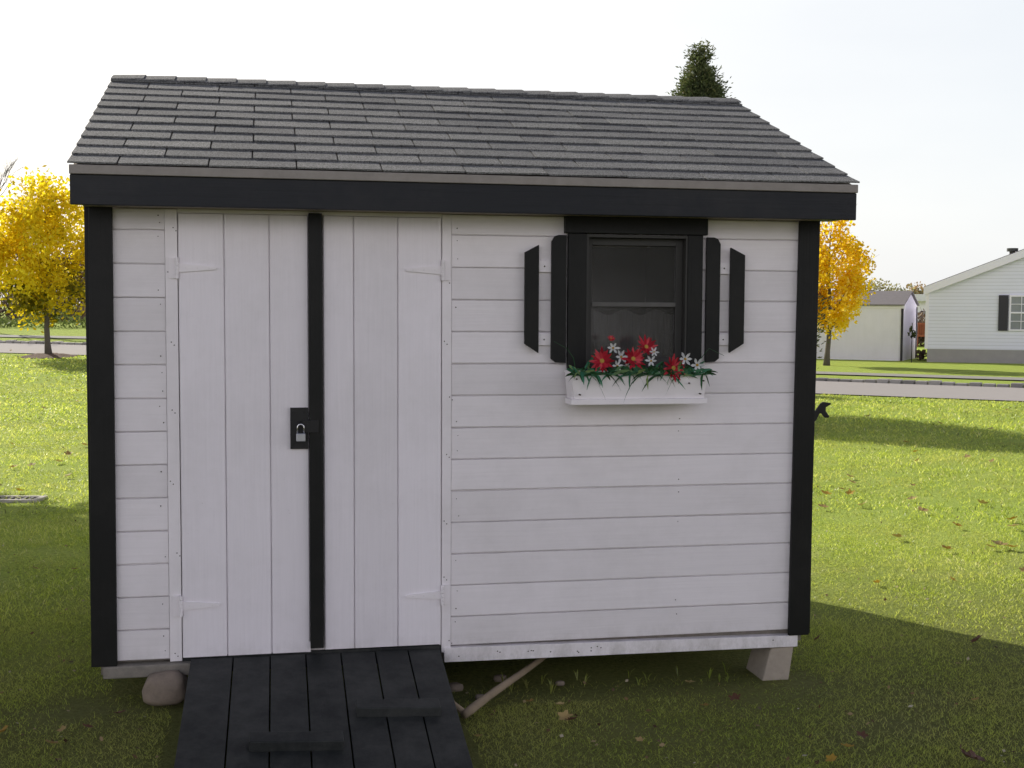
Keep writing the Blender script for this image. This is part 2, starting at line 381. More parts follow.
# corner boards
def cboard(name, x0, x1, y0, y1, z0, z1, mt=BLACK, bev=.003, lab=None, tone=.5):
    q = MB(); q.box(x0, x1, y0, y1, z0, z1, 0, tone); o = q.build(name, mt, shed, bevel=bev)
    if lab: o['label'] = lab
    return o
q = MB(); q.prism([(-.100, G-.137), (-.001, G-.137), (.006, G+1.70), (-.082, G+1.70)], -.022, -.0025, 'y'); q.build('corner_post', BLACK, shed, bevel=.003)
q = MB(); q.prism([(2.859, G-.146), (2.954, G-.146), (2.968, G+1.70), (2.874, G+1.70)], -.022, -.0025, 'y'); q.build('corner_post', BLACK, shed, bevel=.003)
cboard('corner_post', -.102, -.0815, -.002, .09, G-.137, G+1.72); cboard('corner_post', 2.9515, 2.968, -.002, .09, G-.146, G+1.72)
cboard('corner_post', -.102, -.0815, YB-.09, YB+.02, G-.137, G+1.72); cboard('corner_post', 2.9515, 2.972, YB-.09, YB+.02, G-.146, G+1.72)
# white trim beside the doors
for x0, x1, zb in ((.2025, .2495, G-.133), (1.3075, 1.3465, G-.150)):
    q = MB(); q.box(x0, x1, -.005, .012, zb, G+1.684, 0, .7)
    z = G - .10
    while z < G + 1.65:
        xx = x0 + random.choice((.010, .02, .032)); r = .0028
        q.prism([(xx + r*math.cos(t), z + r*math.sin(t)) for t in [i*math.pi/3 for i in range(6)]], -.0068, -.004, 'y', 1)
        xx += .011; q.prism([(xx + r*math.cos(t), z-.012 + r*math.sin(t)) for t in [i*math.pi/3 for i in range(6)]], -.0068, -.004, 'y', 1)
        z += random.uniform(.17, .30)
    q.build('door_trim', [WTRIM, NAIL], shed, bevel=.0015)
# sill boards and skid
q = MB(); q.prism([(1.318, G-.1905), (2.905, G-.1985), (2.905, G-.1475), (1.318, G-.128)], -.012, .030, 'y', 0, .6)
for i in range(14):
    xx = random.uniform(1.36, 2.88); r = .004; z = G-.165 + random.uniform(-.012, .012)
    q.prism([(xx + r*math.cos(t), z + r*.7*math.sin(t)) for t in [i*math.pi/3 for i in range(6)]], -.0135, -.010, 'y', 1)
q.build('sill_board', [WTRIM, NAIL], shed, bevel=.003)
q = MB(); q.box(-.055, .30, -.03, .06, G-.186, G-.137); q.build('skid', OLDW, shed, bevel=.006)
q = MB(); q.box(-.06, 2.94, .55, .65, -.03, G-.187); q.build('skid', OLDW, shed); q = MB(); q.box(-.06, 2.94, 2.3, 2.4, G-.29, G-.187); q.build('skid', OLDW, shed)  # middle skid extended to the ground to block light under the shed
# underfront beam behind the sill (dark)
q = MB(); q.box(.31, 2.90, .036, .10, G-.192, G-.186); q.build('beam', OLDW, shed)
# doors
def door(x0, x1, joints, zb, zt, name='door'):
    q = MB(); es = [x0] + joints + [x1]
    for i in range(len(es)-1):
        a, b = es[i] + (.0014 if i else 0), es[i+1] - (.0014 if i < len(es)-2 else 0); c = .004
        tone = random.random(); y = -.010
        q.add([(a, y+.012, zb), (a, y+c, zb), (a+c, y, zb), (b-c, y, zb), (b, y+c, zb), (b, y+.012, zb),
               (a, y+.012, zt), (a, y+c, zt), (a+c, y, zt), (b-c, y, zt), (b, y+c, zt), (b, y+.012, zt)],
              [(0,1,7,6),(1,2,8,7),(2,3,9,8),(3,4,10,9),(4,5,11,10),(5,4,3,2,1,0),(6,7,8,9,10,11)], 0, tone)
    q.box(x0+.003, x1-.003, .0025, .014, zb+.003, zt-.003, 0, .1)
    return q.build(name, WHITEV, shed)
zt = G + 1.668
q = MB(); q.box(.2515, 1.3055, -.003, .0245, G+1.6705, G+1.6855); q.build('door_header', WTRIM, shed)
q = MB(); q.box(.2515, 1.3055, .004, .0345, G-.186, G-.1215); q.build('threshold', RAMP, shed)
dl = door(.2535, .7610, [.430, .607], G-.118, zt)
dr = door(.8210, 1.3035, [.944, 1.124], G-.112, zt)
# black centre strip
q = MB(); q.box(.7625, .8165, -.030, -.004, G-.100, G+1.678); q.build('centre_strip', BLACK, shed, bevel=.003)
q = MB(); q.box(.745, .764, -.012, -.004, G-.118, G-.075); q.build('patch', WHITEV, dl)
# strap hinges, painted over
def hinge(par, xk, z, s):
    q = MB(); y = -.0165
    q.prism([(xk, z-.018), (xk + s*.145, z-.006), (xk + s*.15, z), (xk + s*.145, z+.006), (xk, z+.018)], y, y+.007, 'y', 0, 1.0)
    q.box(min(xk - s*.034, xk - s*.008), max(xk - s*.034, xk - s*.008), -.0105, -.0045, z-.042, z+.042, 0, 1.0)
    for k in range(5): q.tube([(xk - s*.003, y-.002, z-.042 + k*.017), (xk - s*.003, y-.002, z-.042 + k*.017 + .0155)], .0075, 10, 0, 1.0)
    for u in (.03, .075, .12): q.prism([(xk + s*u + .0035*math.cos(t), z + .0035*math.sin(t)) for t in [i*math.pi/4 for i in range(8)]], y-.0018, y, 'y', 0, .4)
    q.build('hinge', WTRIM, par)
hinge(dl, .2515, G+1.453, 1); hinge(dl, .2515, G+.095, 1); hinge(dr, 1.3055, G+1.455, -1); hinge(dr, 1.3055, G+.098, -1)
# hasp
q = MB(); q.box(.686, .758, -.024, -.0115, G+.725, G+.893); q.box(.735, .800, -.036, -.0305, G+.792, G+.842)
q.tube([(.722,-.026,G+.815), (.722,-.045,G+.815), (.722,-.045,G+.835), (.722,-.026,G+.835)], .0035, 6)
for zz in (.742, .876): 
    for xx in (.698, .742): q.prism([(xx + .004*math.cos(t), G+zz + .004*math.sin(t)) for t in [i*math.pi/4 for i in range(8)]], -.026, -.024, 'y')
q.build('hasp', IRON, shed, bevel=.002)
# padlock hangs from the hasp
pl = thing('padlock', (.727, -.050, G+.762), 'small silver padlock hanging on the black hasp between the doors', 'padlock')
q = MB(); q.box(.709, .746, -.060, -.040, G+.758, G+.791); q.build('body', STEEL, pl, bevel=.003)
q = MB(); q.tube([(.714,-.05,G+.788)] + [(.727 + .0125*math.cos(t), -.05, G+.815 + .013*math.sin(t)) for t in np.linspace(math.pi, 0, 9)] + [(.7405,-.05,G+.788)], .0032, 8)
q.build('shackle', CHROME, pl, smooth=True)

# ---- roof
EY, EZ, RY, RZ = -.18, G + 1.831, 1.227, G + 2.413
X0, X1 = -.126, 3.060
sl = Vector((0, RY-EY, RZ-EZ)); SL = sl.length; sd = sl.normalized(); sn = Vector((0, -sd.z, sd.y))
def courses(side):
    q = MB(); e = .127; tw = .3333
    def Pt(x, s, h):
        p = Vector((x - .032*(s/SL)*(x-X0)/(X1-X0), EY, EZ)) + sd*s + sn*h
        if side < 0: p.y = 2*RY - p.y
        return p
    for k in range(12):
        o = (.174 if k % 2 == 0 else .335) + random.uniform(-.006, .006)
        ed = [X0 - .006]
        x = X0 + o
        while x < X1 - .03: ed.append(x + random.uniform(-.004, .004)); x += tw
        ed.append(X1 + .006)
        for i in range(len(ed)-1):
            a, b = ed[i] + (.003 if i else 0), ed[i+1] - (.003 if i < len(ed)-2 else 0)
            s0 = k*e - (.012 if k else .004) + random.uniform(-.002, .002); s1 = min((k+1)*e + .03, SL - .01); tone = random.random()
            ha, hb = random.uniform(.0105, .014), random.uniform(.0105, .014)
            # divided lengthwise so that the lower edge waves a little
            n = 4
            for j in range(n):
                u, v = a + (b-a)*j/n, a + (b-a)*(j+1)/n; hu = ha + (hb-ha)*j/n; hv = ha + (hb-ha)*(j+1)/n
                su = s0 + .0012*math.sin(u*9 + k); sv = s0 + .0012*math.sin(v*9 + k)
                q.add([Pt(u, su, hu), Pt(v, sv, hv), Pt(v, s1, .002), Pt(u, s1, .002), Pt(u, su, hu-.0065), Pt(v, sv, hv-.0065)],
                      [(0,1,2,3), (4,5,1,0)] + ([(4,0,3)] if j == 0 else []) + ([(5,2,1)] if j == n-1 else []), 0, tone)
    return q
courses(1).build('front_shingles', SHING, shed); courses(-1).build('rear_shingles', SHING, shed)
q = MB()
x = X0 - .006; k = 0
while x < X1 - .05:
    xe = min(x + .150, X1 - .028); xs_ = x; hh = .020
    pr = []
    for (xx, h) in ((xs_ - .03 if k else xs_, hh - .006), (xe, hh + .001)):
        ring = []
        for t in np.linspace(-1, 1, 9):
            s = abs(t)*.13; p = Vector((xx, RY, RZ + .004)) - Vector((0, sd.y*(1 if t < 0 else -1), sd.z))*s
            rnd = (1-abs(t))**2 * .010
            ring.append(p + Vector((0, sn.y*(1 if t < 0 else -1)*min(1, abs(t)*2), sn.z))*h - Vector((0,0,rnd)))
        pr.append(ring)
    vs = pr[0] + pr[1] + [p - Vector((0,0,.007)) for p in pr[1]] + [p - Vector((0,0,.006)) for p in pr[0]]
    tone = random.random()*.7
    q.add(vs, [(i, i+1, 10+i, 9+i) for i in range(8)] + [(9+i, 10+i, 19+i, 18+i) for i in range(8)] + [(0,9,18,27), (8,35,26,17)], 0, tone)
    x += .1435; k += 1
q.build('ridge_cap', SHING, shed)
# deck under shingles, drip edge, fascia, rakes, soffit
q = MB()
for s_ in (1, -1):
    def Q(x, y, z): return (x, y if s_ > 0 else 2*RY - y, z)
    a0, a1 = -.157, RY; 
    vs = [Q(X0+.01, a0, EZ-.002), Q(X1-.01, a0, EZ-.002), Q(X1-.01, a1, RZ-.004), Q(X0+.01, a1, RZ-.004), Q(X0+.01, a0, EZ-.02), Q(X1-.01, a0, EZ-.02), Q(X1-.01, a1, RZ-.022), Q(X0+.01, a1, RZ-.022)]
    q.add(vs, [(0,1,2,3), (4,7,6,5), (0,4,5,1), (1,5,6,2), (3,7,4,0)])
q.build('roof_deck', TAN, shed)
for yy0, yy1, nm in ((-.191, -.158, 'f'), (2*RY+.158, 2*RY+.191, 'r')):
    q = MB(); q.box(X0, X1-.002, yy0, yy1, G+1.795, G+1.830); q.build('drip_edge', DRIP, shed, bevel=.003)
q = MB(); q.prism([(X0+.001, G+1.681), (X1-.004, G+1.681), (X1-.004, G+1.794), (X0+.001, G+1.794)], -.182, -.160, 'y'); q.build('fascia', FASC, shed, bevel=.003)
q = MB(); q.box(X0+.001, X1-.004, 2*RY+.160, 2*RY+.182, G+1.681, G+1.794); q.build('fascia', FASC, shed, bevel=.003)
q = MB(); q.box(X0+.03, X1-.03, -.1595, .012, G+1.6865, G+1.697); q.build('soffit', TAN, shed); q = MB(); q.box(X0+.03, X1-.03, YB, 2*RY+.1595, G+1.6865, G+1.697); q.build('soffit', TAN, shed)
for xa, xb in ((X0+.002, X0+.022), (X1-.026, X1-.006)):
    q = MB(); d = .115
    for s_ in (1, -1):
        pts = [(-.159, EZ-.024), (RY-.0005, RZ-.026), (RY-.0005, RZ-.026-d), (-.159, EZ-.024-d)]
        if s_ < 0: pts = [(2*RY - a, b) for a, b in pts]
        q.prism(pts, xa, xb, 'x')
    q.build('rake_board', BLACK, shed)

# ---- window
win = MB(); 
win.box(1.838, 1.918, -.030, -.003, G+1.045, G+1.6150); win.box(2.362, 2.430, -.030, -.003, G+1.045, G+1.6150)
win.box(1.822, 2.449, -.036, -.003, G+1.6155, G+1.694)
win.box(1.838, 2.430, -.030, -.003, G+1.00, G+1.0445)
wf = win.build('window', BLACK, shed, bevel=.003); wf['label'] = 'small square window in a wide black frame'
q = MB()   # reveal and sashes, set back in the wall
q.box(1.9185, 1.9265, -.026, .075, G+1.046, G+1.612); q.box(2.3535, 2.3615, -.026, .075, G+1.046, G+1.612); q.box(1.9268, 2.3532, -.026, .075, G+1.600, G+1.612); q.box(1.9268, 2.3532, -.026, .075, G+1.046, G+1.056)
q.build('window_reveal', GREYF, wf)
q = MB(); z0, zm, z1 = G+1.057, G+1.318, G+1.599
q.box(1.927, 1.950, .012, .035, z0, z1); q.box(2.322, 2.353, .012, .035, z0, z1); q.box(1.9503, 2.3217, .012, .035, z1-.03, z1); q.box(1.9503, 2.3217, .012, .035, z0, z0+.035)
q.box(1.9503, 2.3217, .008, .037, zm-.009, zm+.010, 1)
q.build('sash', [GREYF, plain('dusty_rail', (.10,.097,.09), .6)], wf, bevel=.0015)
q = MB(); q.box(1.951, 2.321, .022, .025, zm+.011, z1-.031); q.build('pane', GLASS, wf)
q = MB(); q.box(1.951, 2.321, .027, .030, z0+.036, zm-.010); q.build('pane', GLASS, wf)
# folded dark curtain low inside, slanting tool handle above
m_, nt_, bs_ = newmat('curtain_cloth'); nn_ = noisef(nt_, 60, coords(nt_)); nt_.links.new(mixc(nt_, nn_, (.10,.10,.10), (.22,.215,.21)), bs_.inputs['Base Color'])
q = MB(); n = 90; vs = []
for j in range(2):
    for i in range(n+1):
        x = 1.93 + .42*i/n; vs.append((x, .085 + .012*math.sin(i*1.05 + .5*math.sin(i*.3)) + .004*math.sin(i*2.3), (G+1.04, G+1.285 + .012*math.sin(i*.2))[j]))
q.add(vs, [(i, i+1, n+2+i, n+1+i) for i in range(n)]); q.build('curtain', m_, wf, smooth=True)

# ---- shutters: two black boards each on white battens
def shutter(inner, outer, flip, lab):
    zt_, zb_ = G + 1.607, G + 1.077
    q = MB(); a, b = min(outer[0], inner[0]) + .008, max(outer[1], inner[1]) - .008
        # the battens carry the boards
    s = bpy.data.objects.new('shutter', None); COL.objects.link(s); s.parent = shed; s['label'] = lab; s.location = Vector((a, -.01, G+1.3)) - shed.location
    xm = (outer[1] + inner[0])/2 if not flip else (inner[1] + outer[0])/2
    for zz in (1.476, 1.169): root = MB(); root.box(a, b, -.012, -.003, G+zz-.024, G+zz+.024, 0, .6); root.prism([(xm + .0035*math.cos(t), G+zz + .0035*math.sin(t)) for t in [i*math.pi/4 for i in range(8)]], -.0138, -.0118, 'y', 1); root.build('batten', [WTRIM, NAIL], s, bevel=.001)
    # inner board: one top corner rounded
    q = MB(); x0, x1 = inner
    top = [(x0, zt_-.028), (x0+.012, zt_-.006), (x0+.03, zt_), (x1, zt_)]; bot = [(x1, zb_-.006), (x0+.02, zb_-.004), (x0, zb_+.012)]
    pts = top + bot
    if flip: pts = [(x0 + x1 - u, w) for u, w in pts]
    q.prism(pts, -.030, -.0125, 'y'); q.build('board', BLACK, s, bevel=.002)
    q = MB(); x0, x1 = outer; zt2, zb2 = G+1.565, G+1.112
    pts = [(x0, zb2+.040), (x0, zt2-.032), (x1, zt2), (x1, zb2)]
    if flip: pts = [(x0 + x1 - u, w) for u, w in pts]
    q.prism(pts, -.030, -.0125, 'y'); q.build('board', BLACK, s, bevel=.002)
shutter((1.766, 1.830), (1.652, 1.712), False, 'left black shutter of two boards on white battens')
shutter((2.447, 2.509), (2.556, 2.621), True, 'right black shutter of two boards on white battens')

# ---- window box
q = MB(); bx0, bx1, yf = 1.822, 2.418, -.150
def wbp(x, dx, y0, y1): return x
zt3, zb3 = G+1.045, G+.925
# front board leans outward at the top
q.add([(bx0+.020, yf+.015, zb3), (bx1-.014, yf+.015, zb3), (bx1, yf-.004, zt3-.006), (bx0, yf-.004, zt3),
       (bx0+.020, yf+.030, zb3), (bx1-.014, yf+.030, zb3), (bx1, yf+.011, zt3-.006), (bx0, yf+.011, zt3)],
      [(0,1,2,3), (4,7,6,5), (0,4,5,1), (1,5,6,2), (2,6,7,3), (3,7,4,0)], 0, .9)
for xx in (bx0+.001, bx1-.015):
    d = .012 if xx < 2 else -.008
    q.add([(xx+d, yf+.031, zb3), (xx+d+.014, yf+.031, zb3), (xx+.014, yf+.012, zt3-.003), (xx, yf+.012, zt3-.003), (xx+d, -.031, zb3), (xx+d+.014, -.031, zb3), (xx+.014, -.031, zt3-.003), (xx, -.031, zt3-.003)],
          [(0,1,2,3), (4,7,6,5), (0,4,5,1), (1,5,6,2), (2,6,7,3), (3,7,4,0)], 0, .6)
q.box(bx0+.016, bx1-.012, -.045, -.0312, zb3, zt3-.02)
for xx, zz in ((bx0+.025, G+1.010), (bx0+.040, G+.945), (bx1-.035, G+.945), (bx1-.022, G+1.0), (bx1-.085, G+.99)):
    q.prism([(xx + .0035*math.cos(t), zz + .0035*math.sin(t)) for t in [i*math.pi/4 for i in range(8)]], yf-.006, yf+.012, 'y', 1)
wbx = q.build('window_box', [WTRIM, NAIL], shed, bevel=.001)
q = MB(); q.box(bx0+.004, bx1-.002, yf+.004, -.0312, G+.902, G+.9245, 0, .8); q.build('box_base', WTRIM, wbx, bevel=.002)
q = MB(); q.box(bx0+.035, bx1-.03, yf+.035, -.047, zt3-.045, zt3-.03); q.build('soil', plain('potting_soil', (.03,.022,.016), .95, nscale=80), wbx)

# hook on the right wall
hk = thing('wall_hook', (2.951, .45, at_y(800,434,.45).z), 'black iron hook sticking out of the right side wall', 'hook')
q = MB(); hb = Vector((2.969, .45, G+.70)); 
A = at_y(806, 424, .45); Bp = at_y(822.5, 405, .45)
q.box(2.9505, 2.958, .42, .48, at_y(800,434,.45).z - .05, at_y(800,434,.45).z + .04); q.build('plate', IRON, hk, bevel=.002)
def flat_poly(m_, pxy, Y, t):
    zlow = at_y(*pxy[-1], Y).z
    m_.prism([(2.9585, zlow + .002), ] + [(at_y(px, py, Y).x, at_y(px, py, Y).z) for px, py in pxy[1:-1]] + [(at_y(*pxy[-1], Y).x, zlow - .012), (2.9585, zlow - .022)], Y - t/2, Y + t/2, 'y')
q = MB(); 
flat_poly(q, [(797,428), (815,411), (820,404), (823,401.8), (826.5,402.3), (831,403.2), (830,404.6), (825.5,407.2), (825.5,411), (829,416.2), (828.2,417.8), (824.5,417.6), (821.5,413.8), (819.5,413.2), (816,420), (800,434)], .45, .014)
q.build('arm', IRON, hk, bevel=.003)

# ------------------------------------------------------------------ ramp
rp = thing('ramp', (.79, -.62, .12), 'black painted wooden plank ramp leading up to the shed doors', 'ramp')
def rz(x, y): # upper face of the ramp
    t = (x - .28)/1.02; y_ = -y
    return G + (-.120 - .1475*y_)*(1-t) + (-.126 - .183*y_)*t
PITCHB = [.282, .452, .600, .743, .886, 1.028, 1.164, 1.300]
q = MB()
for i in range(7):
    a, b = PITCHB[i] + .0028, PITCHB[i+1] - .0028; ye = -1.22 + random.uniform(-.012, .012); yt = -.016; dz = random.uniform(-.0015, .0015)
    vs = [(x, y, rz(x, y) + dz - t) for t in (0, .022) for (x, y) in ((a, ye), (b, ye), (b, yt), (a, yt))]
    b_ = MB(); b_.add(vs, [(0,1,2,3), (4,7,6,5), (0,4,5,1), (1,5,6,2), (2,6,7,3), (3,7,4,0)], 0, random.random())
    b_.build('plank', RAMP, rp, bevel=.002)
for (a, b) in ((.29, .325), (.77, .81), (1.255, 1.29)):
    q = MB(); vs = [(x, y, z) for (y, zf) in ((-1.15, None), (-.03, None)) for x in (a, b) for z in (T(x, y) - .01, rz(x, y) - .026)]
    q.add(vs, [(0,2,3,1), (4,5,7,6), (0,1,5,4), (2,6,7,3), (1,3,7,5), (0,4,6,2)]); q.build('bearer', RAMP, rp)
def on_ramp(px, py):
    d = ray(px, py); t = 4.0
    for _ in range(60):
        p = CAM + d*t; t += (p.z - rz(p.x, p.y)) / -d.z * .9
    return CAM + d*t
for (pa, pb, hh, w_) in (((249, 752), (344, 750.5), .038, .075), ((357, 717.5), (441, 716.5), .038, .075)):
    A, B = on_ramp(*pa), on_ramp(*pb); q = MB(); n2 = Vector((0, .99, .15)); u = Vector((0, -.15, .99))
    vs = [A, B, B + n2*w_, A + n2*w_]; vs = [v - u*.002 for v in vs] + [v + u*hh for v in vs]
    q.add(vs, [(0,3,2,1), (4,5,6,7), (0,1,5,4), (1,2,6,5), (2,3,7,6), (3,0,4,7)], 0, .2); q.build('cleat', RAMP, rp, bevel=.004)

# ------------------------------------------------------------------ rock, blocks, pole
def rock(name, c, s, seed, mt, sub=3):
    import bmesh
    bm = bmesh.new(); bmesh.ops.create_icosphere(bm, subdivisions=sub, radius=1)
    for v in bm.verts:
        n_ = v.co.normalized(); k = 1 + .28*noise.noise(n_*1.3 + Vector((seed, 0, 0))) + .07*noise.noise(n_*4 + Vector((0, seed, 0))) + .03*noise.noise(n_*11)
        p = n_*k; p = Vector([math.copysign(abs(t)**.74, t) for t in p])
        v.co = Vector((p.x*s[0], p.y*s[1], p.z*s[2]))
    me = bpy.data.meshes.new(name); bm.to_mesh(me); bm.free(); me.materials.append(mt); me.polygons.foreach_set('use_smooth', [True]*len(me.polygons))
    return link(name, me, None, loc=Vector(c))
tag(rock('rock', at_y(166, 688, -.06), (.088, .06, .064), 5.3, STONE), 'round brown field stone propping the left front corner of the shed', 'rock')
def block(x0, x1, y0, y1, z0, z1, dx, lab):
    b = MB(); b.add([(x0-dx, y0-.01, z0), (x1-dx*.6, y0-.01, z0), (x1-dx*.6, y1, z0), (x0-dx, y1, z0), (x0, y0, z1-.004), (x1, y0, z1), (x1, y1, z1), (x0, y1, z1)],
          [(0,3,2,1),(4,5,6,7),(0,1,5,4),(1,2,6,5),(2,3,7,6),(3,0,4,7)])
    tag(b.build('concrete_block', CONC, bevel=.006), lab, 'block')
block(2.785, 2.893, .0, .19, -.02, G-.200, .048, 'pale concrete block tilted under the right front corner of the shed')
block(-.03, .15, 2.2, 2.42, -.01, G-.292, .0, 'concrete block under the left rear corner of the shed')
block(2.74, 2.92, 2.2, 2.42, -.01, G-.292, .0, 'concrete block under the right rear corner of the shed')
q = MB(); a, b = gnd(464, 715, .03), gnd(536, 662, .10)
pts = [a.lerp(b, t) + Vector((0, 0, .003*math.sin(t*5))) for t in np.linspace(0, 1.15, 12)]
q.tube(pts, [.017, .019, .018, .0165, .017, .016, .0155, .015, .0145, .014, .014, .013], 10)
q.tube([a + Vector((.01,.01,0)), a + Vector((-.035, .055, .03)), a + Vector((-.045, .085, .05))], [.013, .011, .006], 7)
tag(q.build('wooden_pole', STICK, smooth=True), 'pale broken wooden pole lying half under the shed beside the ramp', 'pole')
# small stones below the shed
for i, (px, py, s) in enumerate(((455, 690, .035), (500, 681, .03), (480, 700, .022), (560, 686, .02))):
    p = gnd(px, py); tag(rock('stone', (p.x, p.y, .012), (s, s*.8, s*.55), i*2.1+9, STONE, 2), 'small dull stone in the grass between ramp and shed sill', 'stone', 'small stones beside the ramp')

# grating at left
dg = thing('drain_grate', (*gnd(18, 503)[:2], .03), 'grey metal drain grate with pale rim lying in the sunny lawn', 'drain grate')
q = MB(); c = gnd(-11, 506.5); ux, uy = HR, HF
def gp(u, v, z): p = Vector((c.x, c.y, 0)) + ux*u + uy*v; return (p.x, p.y, T(p.x, p.y) + z)
def gbox(m_, u0, u1, v0, v1, z0, z1, mi=0):
    m_.add([gp(u0,v0,z0), gp(u1,v0,z0), gp(u1,v1,z0), gp(u0,v1,z0), gp(u0,v0,z1), gp(u1,v0,z1), gp(u1,v1,z1), gp(u0,v1,z1)],
           [(0,3,2,1),(4,5,6,7),(0,1,5,4),(1,2,6,5),(2,3,7,6),(3,0,4,7)], mi)
gz = .022
gbox(q, -.42, .44, -.12, -.08, -.02, gz); gbox(q, -.42, .44, .08, .12, -.02, gz); gbox(q, -.42, -.37, -.079, .079, -.02, gz); gbox(q, .39, .44, -.079, .079, -.02, gz)
q.build('rim', plain('galvanised_rim', (.38,.35,.31), .6), dg)
q = MB()
gbox(q, -.36, .38, -.078, .078, -.02, .002)
for i in range(13): gbox(q, -.355 + i*.057, -.355 + i*.057 + .022, -.078, .078, .003, gz-.006)
q.build('bars', plain('dark_bars', (.07,.06,.065), .7), dg)

# ------------------------------------------------------------------ flowers in the box
RED = leafy('red_petal', [(0,(.30,.010,.022)), (.5,(.52,.022,.045)), (1,(.72,.10,.12))], .25, .6)
WPET = leafy('white_petal', [(0,(.55,.57,.58)), (1,(.78,.78,.80))], .25, .5)
GREEN = leafy('artificial_leaf', [(0,(.015,.05,.015)), (.5,(.035,.12,.045)), (.8,(.06,.22,.13)), (1,(.25,.34,.12))], .25, .4)
YEL = plain('flower_centre', (.45,.28,.05), .8, nscale=200)
def petal(m_, c, d, side, nrm, L, w, curl, tone):
    pts = []
    for t, ww in ((0, .25), (.35, .85), (.7, 1), (1, .12)):
        p = c + d*L*t + nrm*(curl*L*t*t); pts += [p - side*w*ww/2, p + side*w*ww/2]
    m_.add(pts, [(0,1,3,2), (2,3,5,4), (4,5,7,6)], 0, tone)
def flower(px, py, rpx, kind, Y, lab, grp, face=(0, -1, .15)):
    c = at_y(px, py, Y); r = rpx/250.0; t = thing('red_flower' if kind == 'r' else 'white_flower', Vector((c.x, Y+.015, zt3-.03)), lab, 'flower', grp)
    nrm = Vector(face).normalized(); u = nrm.cross(Vector((0,0,1))).normalized(); v = u.cross(nrm)
    q = MB()
    rings = ((12, 1.0, .25, 0), (12, .72, .6, .26)) if kind == 'r' else ((6, 1.0, .3, 0),)
    for n_, k, cu, o in rings:
        for i in range(n_):
            a = 2*math.pi*(i + o*2)/n_ + random.uniform(-.12, .12); d = u*math.cos(a) + v*math.sin(a); s_ = nrm.cross(d)
            petal(q, c + nrm*.002, d, s_, nrm, r*k*random.uniform(.85, 1.1), r*(.23 if kind == 'r' else .36), cu + random.uniform(-.1, .15), random.random())
    q.build('petals', RED if kind == 'r' else WPET, t)
    q = MB(); q.tube([c - nrm*.002, c + nrm*.006, c + nrm*.009], [r*.2, r*.17, r*.04], 8); q.build('centre', YEL, t)
    q = MB(); b = Vector((c.x + random.uniform(-.01, .01), -.09, zt3-.04)); q.tube([b, b.lerp(c, .6) + Vector((0, .01, 0)), c - nrm*.002], .002, 5); q.build('stem', GREEN, t)
G1, G2 = 'red silk flowers in the window box', 'white silk flowers in the window box'
flower(602, 361, 14, 'r', -.145, 'leftmost big red daisy-like flower in the white window box', G1, (-.25, -1, .2))
flower(633, 359, 13.5, 'r', -.140, 'big red flower in the middle of the window box, lower of the middle pair', G1, (.05, -1, .3))
flower(646, 347, 12.5, 'r', -.115, 'red flower standing highest in the window box, upper of the middle pair', G1, (.1, -1, .5))
flower(673, 368, 14, 'r', -.150, 'rightmost big red flower hanging over the window box front', G1, (.2, -1, .1))
flower(611, 339, 4.5, 'r', -.10, 'tiny red bud above the leftmost white flower', G1, (0, -1, .8))
for (px, py, r_, lab) in ((613, 348, 6, 'white star flower under the tiny red bud'), (621, 357, 6.5, 'white flower between the leftmost and middle red flowers'),
        (617, 366, 5.5, 'low white flower right of the leftmost red flower'), (627, 366, 4.5, 'small white flower beneath the middle red flowers'), (654, 352, 4.5, 'small white flower right of the highest red flower'),
        (651, 361, 5.5, 'pale white flower left of the rightmost red flower'), (685, 359, 7, 'white lily-like flower right of the rightmost red flower'), (697, 365, 7.5, 'rightmost white flower at the box corner')):
    flower(px, py, r_*1.15, 'w', -.145 + random.uniform(-.008, .01), lab, G2, (random.uniform(-.3, .3), -1, random.uniform(0, .5)))
spr = [(577,372,'darkest leaf sprig at the left end of the window box'), (590,372,'leafy sprig below the leftmost red flower'), (607,372,'sprig with drooping leaf right of the leftmost red flower'), (628,372,'green sprig under the middle red flowers'),
       (645,372,'bright green sprig between middle and right red flowers'), (660,372,'green sprig left of the rightmost red flower'), (678,372,'leafy sprig behind the rightmost red flower'), (695,372,'thin arching sprig at the right end of the window box')]
